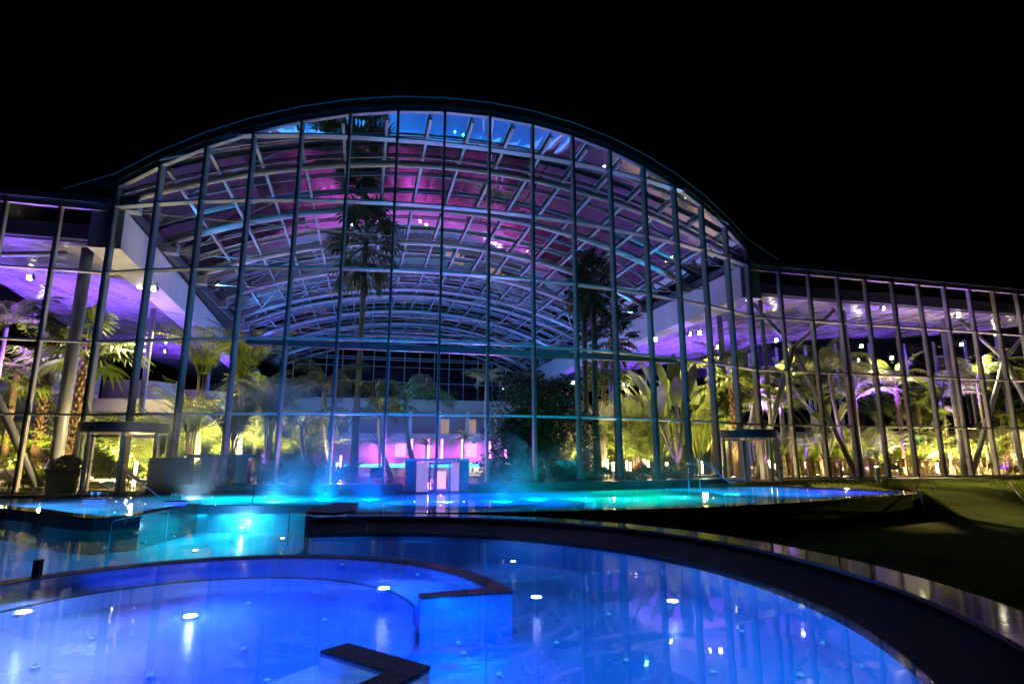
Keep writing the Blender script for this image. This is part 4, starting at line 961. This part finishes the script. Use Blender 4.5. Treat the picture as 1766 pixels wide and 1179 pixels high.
# ================================================================== LAMPS
def tube_lamp(px, Y, ytop, ybot, mt_, lab, power, color, r_=.045):
    z1 = zat(ytop, Y); z0 = max(.25, zat(ybot, Y)); X = atY(px, Y, (z0+z1)/2)
    o = thing('tube_lamp', lab, 'floor lamp', (X, Y, .18), 0, 'glowing tube lamps in the hall')
    MB().cyl(0, 0, 0, .06, .13, 16).build('foot', 'dark', o)
    MB().cyl(0, 0, z0-.18, z1-.18, r_, 10).build('tube', mt_, o)
    if z0-.18 > .1: MB().cyl(0, 0, .06, z0-.18, .02, 8).build('stem', 'dark', o)
    if power: light('tube_light', 'POINT', (0, -.25, (z0+z1)/2-.18), power*(5 if px > 1440 else 1.3), color, o, .15)
WM, MG = (1, .72, .32), (1, .15, .9)
TL = [(384, 28, 803, 812, 'e_warm', 200, WM, .05), (233, 26.6, 795, 843, 'e_warm', 1400, WM, .06), (26, 27.5, 792, 812, 'e_warm', 120, WM, .06), (88, 27.8, 794, 806, 'e_warm', 150, WM, .07), (95, 28.2, 797, 808, 'e_warm', 0, WM, .07),
 (710, 46, 757, 792, 'e_mag', 500, MG, .07), (739, 46, 757, 792, 'e_mag', 500, MG, .07), (762, 46.5, 757, 790, 'e_mag', 0, MG, .07), (797, 46, 757, 790, 'e_mag', 500, MG, .07), (845, 46, 760, 796, 'e_mag', 300, MG, .07), (872, 45, 775, 800, 'e_mag', 200, MG, .07),
 (587, 38, 785, 822, 'e_mag', 300, MG, .06), (581, 36, 798, 815, 'e_warm', 200, WM, .05), (855, 40, 796, 812, 'e_warm', 200, WM, .07), (879, 41, 793, 812, 'e_warm', 200, WM, .05),
 (1034, 34.5, 795, 816, 'e_warm', 200, WM, .06), (1047, 36, 792, 808, 'e_warm', 150, WM, .07), (1058, 35, 797, 811, 'e_warm', 200, WM, .08), (1081, 35.5, 794, 812, 'e_warm', 200, WM, .06), (1087, 36.5, 797, 812, 'e_warm', 0, WM, .05), (1118, 36, 794, 806, 'e_warm', 150, WM, .06), (1150, 37, 797, 808, 'e_warm', 150, WM, .08), (1211, 34, 795, 815, 'e_warm', 150, WM, .04),
 (1390, 41.5, 796, 812, 'e_warm', 200, WM, .05), (1452, 42, 796, 810, 'e_warm', 250, WM, .07), (1547, 42, 799, 812, 'e_warm', 250, WM, .07), (1616, 43, 798, 813, 'e_warm', 300, WM, .08), (1659, 43, 803, 815, 'e_warm', 150, WM, .05), (1681, 43.5, 793, 811, 'e_warm', 300, WM, .08), (1688, 42.6, 799, 818, 'e_warm', 0, WM, .06), (1763, 43, 797, 818, 'e_warm', 300, WM, .09)]
for k, t_ in enumerate(sorted(TL)):
    lab = 'vertical glowing %s tube lamp, %s of the tube lamps from the left' % ('magenta' if t_[4] == 'e_mag' else 'warm white', ordn(k+1))
    tube_lamp(t_[0], t_[1], t_[2], t_[3], t_[4], lab, t_[5], t_[6], t_[7])
# flood lamps high on columns and ceiling
FL = [(16, 27, 430, 0), (52, 30, 478, 1), (242, 31, 493, 1), (266, 30, 497, 1), (305, 38, 541, 1), (65, 38, 559, 0), (97, 34, 606, 0), (250, 52, 604, 0), (285, 52, 605, 0), (350, 50, 578, 0), (1103, 42, 660, 0), (1130, 37, 584, 1), (1190, 36, 575, 0), (1206, 36.5, 573, 1), (1237, 41, 598, 1), (1238, 45, 617, 1), (1256, 35, 512, 0), (1178, 47, 635, 1), (1083, 48, 661, 1), (1075, 49, 662, 0), (988, 44, 659, 1), (1288, 34, 515, 0),
      (1338, 42, 586, 1), (1485, 44, 596, 1), (1523, 37, 531, 0), (1537, 42, 616, 1), (1652, 39.5, 543, 1), (1640, 45, 580, 0), (1657, 44, 593, 1), (1644, 44, 594, 0), (1480, 46, 620, 0), (1748, 45, 600, 0), (1715, 45, 575, 0), (868, 62, 671, 0)]
for k, (px, Y, y, on) in enumerate(sorted(FL)):
    z = zat(y, Y); X = atY(px, Y, z)
    o = thing('flood_lamp', 'small bright flood lamp high inside the hall, %s from the left' % ordn(k+1), 'flood lamp', (X, Y, z), 0, 'flood lamps inside the hall')
    MB().box(-.16, .16, -.05, .16, -.1, .1).build('housing', 'dark', o); MB().cyl(0, .2, -.02, .4, .03, 8).build('bracket', 'dark', o)
    MB().lathe(0, -.02, [(.11 if on else .06, -.15), (.12 if on else .07, -.105)], 14).build('lens', 'e_flood', o)
    MB().cyl(0, -.07, -.07, .07, .10 if on else .05, 12).build('reflector', 'e_flood', o)
    if on: light('flood_light', 'SPOT', (0, -.05, -.2), 40000 if px > 1320 else 4500, (1, .74, .34), o, .12, target=(-2, -11.5, -9) if px > 1320 else (0, -.2, -4), spot=34 if px > 1320 else 100)
# uplights among plants
UP = []
for px, Y, c_, pw, aim in [
    (20, 28.0, 'w', 1500, 5), (75, 28.5, 'w', 1200, 6), (200, 29, 'w', 1500, 6), (265, 28.4, 'w', 1500, 6), (60, 32, 'v', 1500, 8), (215, 34, 'v', 1200, 8), (175, 28.5, 'w', 800, 6),
    (345, 28.3, 'w', 1700, 9), (415, 29.3, 'w', 1900, 9), (375, 31.5, 'w', 1500, 9), (470, 30, 'w', 800, 8), (430, 27.5, 'v', 500, 5), (545, 30.0, 'w', 700, 7), (600, 34, 'w', 500, 9),
    (690, 42, 'm', 1200, 6), (830, 48, 'm', 900, 8), (740, 34, 'c', 500, 7), (1005, 35.5, 'w', 1500, 7), (1045, 37, 'w', 1900, 9), (1075, 36, 'w', 1500, 6), (1110, 39, 'w', 1700, 7), (1030, 34, 'v', 800, 6), (1170, 33.7, 'v', 1300, 7), (1190, 35.8, 'w', 1500, 7), (1150, 38, 'w', 1500, 8),
    (1235, 37, 'w', 2000, 8), (1265, 35.0, 'w', 1700, 7), (1300, 37, 'w', 2000, 8), (1280, 39, 'v', 900, 6), (1345, 41, 'w', 1800, 8), (1375, 40, 'v', 1300, 6), (1410, 39, 'w', 1800, 9), (1450, 41, 'w', 1500, 8), (1440, 39.4, 'v', 1600, 6),
    (1500, 42, 'v', 1500, 7), (1530, 41, 'w', 2000, 8), (1570, 42.5, 'w', 2200, 9), (1560, 40.8, 'v', 1200, 6), (1620, 42, 'w', 2200, 8), (1600, 44, 'v', 1300, 7), (1670, 41.5, 'w', 2200, 9), (1700, 44, 'w', 1800, 8), (1750, 42.5, 'w', 2000, 9), (1735, 40.5, 'v', 800, 5), (1640, 41.0, 'w', 1500, 7)]:
    UP.append((px, Y, c_, pw, aim))
COLS = dict(w=(1, .74, .27), v=(.16, .03, 1), m=(.9, .12, 1), c=(.1, .8, .8))
NAM = dict(w='warm', v='violet', m='magenta', c='teal')
for k, (px, Y, c_, pw, aim) in enumerate(sorted(UP)):
    X = atY(px, Y, .3); o = thing('ground_uplight', 'small %s uplight on the hall floor, %s uplight from the left' % (NAM[c_], ordn(k+1)), 'uplight', (X, Y, .18), 0, 'uplights among the indoor plants')
    MB().lathe(0, 0, [(.09, 0), (.1, .12), (.12, .18)], 12).build('housing', 'dark', o); MB().cyl(0, 0, .181, .187, .09, 12).build('lens', 'e_candle' if c_ == 'w' else 'e_blue', o)
    light('uplight', 'SPOT', (0, 0, .3), pw*((.95 if px > 1320 else 1.3 if px > 1000 else 4.0 if 330 < px < 440 else 2.2) if c_ == 'w' else 2.1), COLS[c_], o, .1, target=(rr.uniform(-.5, .5), rr.uniform(.3, 1.2), aim), spot=88)
# violet lamps washing the stretched ceilings, added blue lights tinting the vault
for k, (u, v, pw) in enumerate([(-21.5, 3.5, 2600), (-22.5, 10, 3400), (-22.5, 18, 3400), (-21, 30, 2600), (20.5, 4.5, 2400), (24, 8, 3400), (23, 17, 3400), (22, 28, 2600), (31, 5, 3000), (38, 5, 2600)]):
    x, y = W(u, v); o = thing('ceiling_washer', 'violet ceiling washer lamp on a slim mast, %s from the left' % ordn(k+1), 'mast lamp', (x, y, .18), 0, 'violet ceiling washer lamps')
    MB().cyl(0, 0, 0, 3.6, .035, 8).build('mast', 'dark', o); MB().box(-.15, .15, -.1, .1, 3.6, 3.75).build('head', 'dark', o)
    light('washer_light', 'SPOT', (0, 0, 3.95), pw*5, (.19, .05, 1), o, .12, target=(0, .8, 9), spot=115, blend=1)
    light('washer_fill', 'SPOT', (0, 0, 3.95), pw*.25, (1, .7, .5), o, .12, target=(0, -.6, 9), spot=140, blend=1)
for k, (s_, v, c_, pw) in enumerate([(-1, 1.5, (.2, .5, 1), 1500), (1, 1.5, (.15, .55, 1), 1800), (-1, 10, (.3, .5, 1), 1500), (1, 10, (.25, .5, 1), 2000), (-1, 20, (.3, .4, 1), 1600), (1, 20, (.25, .35, 1), 2000), (-1, 31, (.4, .35, 1), 1500), (1, 31, (.4, .3, 1), 1600), (-1, 42, (.5, .4, 1), 1200), (1, 42, (.5, .4, 1), 1200)]):  # blue lights added on the girders to tint the arches
    x, y = W(s_*15.6-(.6 if s_ < 0 and v > 15 else 0), v+2.8); o = thing('girder_fill', 'added blue fill light on the %s box girder, %s from the front' % ('left' if s_ < 0 else 'right', ordn(k//2+1)), 'flood lamp', (x, y, 12.6), TH, 'added blue fill lights on the girders')
    MB().box(-.12, .12, -.2, .2, 0, .15).build('housing', 'dark', o); MB().bar((0, 0, .05), (s_*.95, 0, .05), .05, .05).build('bracket', 'dark', o)
    light('girder_light', 'SPOT', (-s_*.1, 0, .3), pw*1.15, (c_[0]*.3, c_[1]*.95, 1), o, .1, target=(-s_*9, 0, 2.4), spot=150, blend=1)
# magenta wash of the bar
for k, u in enumerate((-3, 3, 9)):
    x, y = W(u, 47.2); o = thing('bar_washer', 'magenta bar washer lamp, %s from the left' % ordn(k+1), 'lamp', (x, y, 3.1), TH, 'magenta lamps over the bar')
    MB().box(-.15, .15, -.1, .1, 0, .3).build('housing', 'dark', o)
    light('bar_light', 'SPOT', (0, 0, -.1), 1500, (.85, .12, 1), o, .15, target=(0, 1.6, -2), spot=140, blend=1)
    light('bar_front_light', 'SPOT', (0, -.2, -.1), 2200, (.95, .1, .9), o, .15, target=(0, -4, -3), spot=150, blend=1)

# underwater lamps; many added between the visible ones to even out the glow
UWL = []; ZN = {}
def uw(px, py, zw, depth, color, power, big=0):
    x, y = onz(px, py, zw-(depth if zw < 0 else .06)); UWL.append((px, x, y, zw-depth, color, power, big))
TEAL, BLUE, CYAN, GREEN, VIO = (0, .7, .8), (.01, .08, 1), (0, .45, .9), (0, 1, .3), (.1, .08, 1)
DB = (0, .2, 1); MB_ = (0, .3, 1)
for px, py, c_, pw, bg in [(417, 911, TEAL, 75, 2), (455, 887, TEAL, 50, 1), (487, 929, MB_, 8, 1), (496, 906, TEAL, 12, 1), (337, 950, MB_, 7, 1), (577, 950, MB_, 6, 1), (885, 969, DB, 9, 1), (925, 1031, DB, 7, 2), (1160, 1038, DB, 12, 2),
                       (390, 890, TEAL, 80, 0), (345, 905, TEAL, 80, 0), (480, 893, TEAL, 80, 0), (300, 925, TEAL, 50, 0), (250, 935, TEAL, 26, 0), (400, 935, (0, .5, .9), 14, 0), (180, 945, TEAL, 6, 0), (540, 925, MB_, 7, 0), (650, 938, DB, 6, 0), (740, 945, DB, 6, 0), (830, 943, DB, 6, 0), (960, 962, DB, 6, 0), (1050, 990, DB, 8, 0), (1160, 985, DB, 10, 0), (1260, 1015, MB_, 12, 0), (1340, 1060, MB_, 14, 0), (1420, 1110, MB_, 16, 0), (1490, 1150, MB_, 18, 0),
                       (1050, 1060, DB, 10, 0), (1280, 1090, DB, 14, 0), (1380, 1165, MB_, 18, 0), (1230, 1160, DB, 14, 0), (1080, 1140, DB, 13, 0), (960, 1110, DB, 9, 0), (860, 1165, DB, 10, 0), (200, 958, MB_, 5, 0), (60, 975, DB, 4, 0), (100, 938, (0, .4, 1), 12, 0), (30, 925, (.1, .4, 1), 10, 0), (20, 965, (.1, .3, 1), 8, 0), (215, 926, TEAL, 30, 0), (120, 917, (0, .45, .8), 40, 0), (60, 908, (.05, .4, .8), 40, 0), (175, 932, (0, .5, .8), 30, 0), (10, 912, (.1, .4, .8), 34, 0), (620, 1166, (.25, .45, 1), 7, 4)]:
    uw(px, py, WL, .42 if bg < 4 else .11, c_, pw, bg)  # the last entry is an added light over the near seat
RB = (0, .07, 1)
for px, py, c_, pw, bg in [(40, 1057, (.3, .42, 1), 16, 2), (328, 1064, (.05, .2, 1), 30, 2), (662, 1016, RB, 24, 2), (160, 1100, (.2, .28, 1), 20, 0), (430, 1040, RB, 22, 0), (560, 1070, RB, 24, 0), (670, 1075, RB, 22, 0), (420, 1120, RB, 26, 0), (260, 1165, (.06, .12, 1), 20, 0), (460, 1175, RB, 26, 0), (60, 1150, (.28, .34, 1), 24, 0), (790, 1110, RB, 20, 0), (640, 1130, RB, 22, 0),
                       (250, 985, RB, 9, 0), (420, 975, RB, 9, 0), (590, 975, RB, 9, 0), (720, 992, RB, 9, 0), (110, 1010, RB, 9, 0), (785, 1000, RB, 7, 0)]:
    uw(px, py, WL, (.11 if bg == 2 and px != 328 else .32) if py > 1000 else .1, c_, pw, bg)
for px, py, c_, pw in [(90, 872, (.25, .45, 1), 14), (160, 877, (.3, .5, 1), 14), (200, 866, (.3, .5, 1), 14), (250, 870, (.4, .5, 1), 16), (300, 858, TEAL, 30), (365, 858, TEAL, 60), (420, 862, TEAL, 60), (395, 850, TEAL, 40), (450, 850, TEAL, 45), (485, 860, TEAL, 60), (540, 859, TEAL, 60), (520, 849, TEAL, 45), (585, 849, (0, .5, 1), 45), (600, 861, (0, .5, 1), 55), (680, 848, BLUE, 80), (640, 850, (0, .2, 1), 60), (655, 868, (0, .4, 1), 55), (715, 866, (0, .18, 1), 60), (760, 856, BLUE, 70), (800, 866, BLUE, 60), (840, 850, BLUE, 80), (874, 845, BLUE, 80), (860, 866, (0, .2, 1), 55), (910, 855, (0, .15, 1), 70), (930, 866, (0, .22, 1), 55), (972, 853, (0, .6, .8), 55),
                       (1010, 860, GREEN, 60), (1000, 846, (0, .8, .6), 55), (1050, 849, GREEN, 70), (1060, 862, GREEN, 60), (1100, 848, GREEN, 60), (1105, 862, GREEN, 75), (1140, 856, GREEN, 70), (1150, 844, TEAL, 70), (1192, 845, TEAL, 70), (1180, 858, TEAL, 45), (1230, 848, CYAN, 70), (1230, 860, TEAL, 40), (1291, 850, CYAN, 80), (1320, 843, CYAN, 70), (1370, 852, (0, .3, 1), 55), (1430, 848, VIO, 60), (1490, 848, VIO, 50)]:
    uw(px, py, WU, .4, c_, pw, -1)
for px, py in ((800, 1128), (712, 1060)): x, y = onz(px, py, -.5); UWL.append((px, x, y, -.5, (0, .16, 1), 9, 3))  # lamps added to light the face of the bench end block
for k, (px, x, y, z, c_, pw, bg) in enumerate(sorted(UWL)):
    zone = 'raised far pool' if bg < 0 else ('ring bench area' if math.hypot(x-RC[0], y-RC[1]) < 3.9 else 'round lower pool')
    zc = ZN.get(zone, 0)+1; ZN[zone] = zc
    hue = 'green' if c_[1] > .9 else ('teal' if c_[1] > .6 else ('azure' if c_[1] > .25 else 'blue'))
    o = thing('underwater_lamp_or_fill', 'small %s underwater lamp or added fill, %s from the left in the %s' % (hue, ordn(zc), zone), 'pool lamp', (x, y, z), 0, 'underwater lamps in the outdoor pools')
    s_ = (.45, .8, 1.3, .5, .3)[bg] if bg >= 0 else .5
    MB().lathe(0, 0, [(.09*s_, -.02), (.09*s_, .01), (.07*s_, .02)], 16).build('ring', 'chrome', o); MB().cyl(0, 0, .0195, .026, .06*s_, 14).build('lens', 'e_uw' if bg in (1, 2) or (bg < 0 and k % 3 == 0) else 'e_uwdim', o)
    if bg >= 0:
        d = bpy.data.lights.new('pool_fill', 'AREA'); d.shape = 'DISK'; d.size = 1.7; d.energy = pw*(.95 if zone.startswith('ring') else .85); d.color = c_  # unseen disc below the surface, added to spread glow over the floor
        q = bpy.data.objects.new('pool_fill', d); col.objects.link(q); q.parent = o; q.location = (0, 0, WL-.03-z)
        if bg == 3: light('pool_spark', 'POINT', (0, 0, .25), 40, c_, o, 0)  # added point light for the bench end face
        if bg == 2: light('pool_spark', 'POINT', (0, 0, .14), pw*.25, (c_[0]*.7+.3, c_[1]*.7+.3, 1), o, 0)
    else:
        d = bpy.data.lights.new('pool_fill', 'AREA'); d.shape = 'DISK'; d.size = 2.3; d.energy = pw*(1.15 if c_[2] > .95 else .6); d.color = c_  # wider unseen disc, added for the far pool's even glow
        q = bpy.data.objects.new('pool_fill', d); col.objects.link(q); q.parent = o; q.location = (0, 0, WU-.04-z)
# beams added in the upper pool to tint the glass front
for px, py, c_, pw in [(330, 860, (.2, .35, .5), 900), (470, 866, (.02, .35, 1), 2200), (560, 862, (0, .25, 1), 2600), (640, 862, (0, .12, 1), 2200), (770, 866, (.03, .08, 1), 1500), (870, 866, (0, .3, 1), 1500), (930, 862, (0, .6, .9), 2200), (1010, 862, (0, .75, .85), 2200), (1090, 862, (0, .75, .85), 1900), (1180, 858, (0, .65, .8), 1900), (1270, 853, (0, .5, .8), 1500)]:
    x, y = onz(px, py, WU); o = thing('front_fill_beam', 'added submerged beam tinting the glass front, %s from the left' % ordn(1+[330, 470, 560, 640, 770, 870, 930, 1010, 1090, 1180, 1270].index(px)), 'pool lamp', (x, y, WU-.25), 0, 'added submerged beams along the glass front')
    MB().lathe(0, 0, [(.06, -.1), (.08, 0), (.08, .03)], 12).build('housing', 'chrome', o)
    u, v = UV(x, y); tx, ty = W(u, vf(u)); light('flood_beam', 'SPOT', (0, 0, .08), pw*(2.6 if c_[1] < .4 else 1.2), c_, o, 0, target=((tx-x), (ty-y), 5.5), spot=125, blend=1)

# ================================================================== STEAM over the warm water
m = bpy.data.materials.new('steam'); m.use_nodes = True; nt = m.node_tree; nt.nodes.clear()
o_ = nd(m, 'ShaderNodeOutputMaterial'); pv = nd(m, 'ShaderNodeVolumePrincipled'); pv.inputs['Color'].default_value = (.9, .93, .95, 1); pv.inputs['Density'].default_value = .045; pv.inputs['Anisotropy'].default_value = .2
lk(m, pv.outputs[0], o_.inputs['Volume']); MT['steam'] = m
for px, py, Yd, rx, ry, rz_, dn, lab in [(455, 850, 20.2, 5.5, 2.6, 4.2, .045, 'thin steam drifting over the teal channel'), (240, 850, 20.6, 3.2, 1.6, 3.6, .07, 'thin steam before the left revolving door'), (720, 850, 20.6, 5.0, 2.4, 3.0, .05, 'bluish steam before the swim-through gate'), (1060, 840, 23.6, 6.0, 2.0, 2.0, .03, 'steam over the green lit water')]:
    ms = m.copy(); nz = ms.node_tree.nodes.new('ShaderNodeTexNoise'); nz.inputs['Scale'].default_value = .9; nz.inputs['Detail'].default_value = 2; tcn = ms.node_tree.nodes.new('ShaderNodeTexCoord')
    rm = ms.node_tree.nodes.new('ShaderNodeMapRange'); rm.inputs[1].default_value = .4; rm.inputs[2].default_value = .65; rm.inputs[4].default_value = dn*2.2
    ms.node_tree.links.new(tcn.outputs['Object'], nz.inputs[0]); ms.node_tree.links.new(nz.outputs[0], rm.inputs[0]); ms.node_tree.links.new(rm.outputs[0], ms.node_tree.nodes['Principled Volume'].inputs['Density'])
    ms.node_tree.nodes['Principled Volume'].inputs['Density'].default_value = dn; MT['steam'] = ms
    mb = MB(); prof = [(1e-3, -.03)]+[(cos(R(t)), sin(R(t))) for t in range(-1, 90, 6)]+[(1e-3, 1)]
    prof = [(1e-3, 0), (.999, 0)]+[(cos(R(t)), sin(R(t))) for t in range(4, 88, 6)]+[(1e-3, 1)]
    mb.lathe(0, 0, prof, 32); mb.v = [(x*rx, y*ry, z*rz_) for x, y, z in mb.v]
    q = mb.build('steam', 'steam', recalc=True); q.location = (atY(px, Yd, 0), Yd, WU+.05); q.rotation_euler = (0, 0, TH*.6); tag(q, lab, 'steam', None, 'stuff')

# ================================================================== WORLD
wd = bpy.data.worlds.new('World'); S.world = wd; wd.use_nodes = True; nt = wd.node_tree; bg = nt.nodes['Background']
sky = nt.nodes.new('ShaderNodeTexSky'); sky.sky_type = 'NISHITA'; sky.sun_disc = False; sky.sun_elevation = R(-8); sky.sun_rotation = R(120)
nt.links.new(sky.outputs[0], bg.inputs[0]); bg.inputs[1].default_value = .02
S.view_settings.view_transform = 'Standard'; S.view_settings.look = 'None'; S.view_settings.exposure = 0; S.view_settings.gamma = 1
S.render.engine = 'CYCLES'; S.cycles.transparent_max_bounces = 24; S.cycles.max_bounces = 8; S.cycles.glossy_bounces = 4; S.cycles.diffuse_bounces = 2; S.cycles.sample_clamp_indirect = 6; S.cycles.caustics_reflective = False; S.cycles.caustics_refractive = False
bpy.context.view_layer.update()
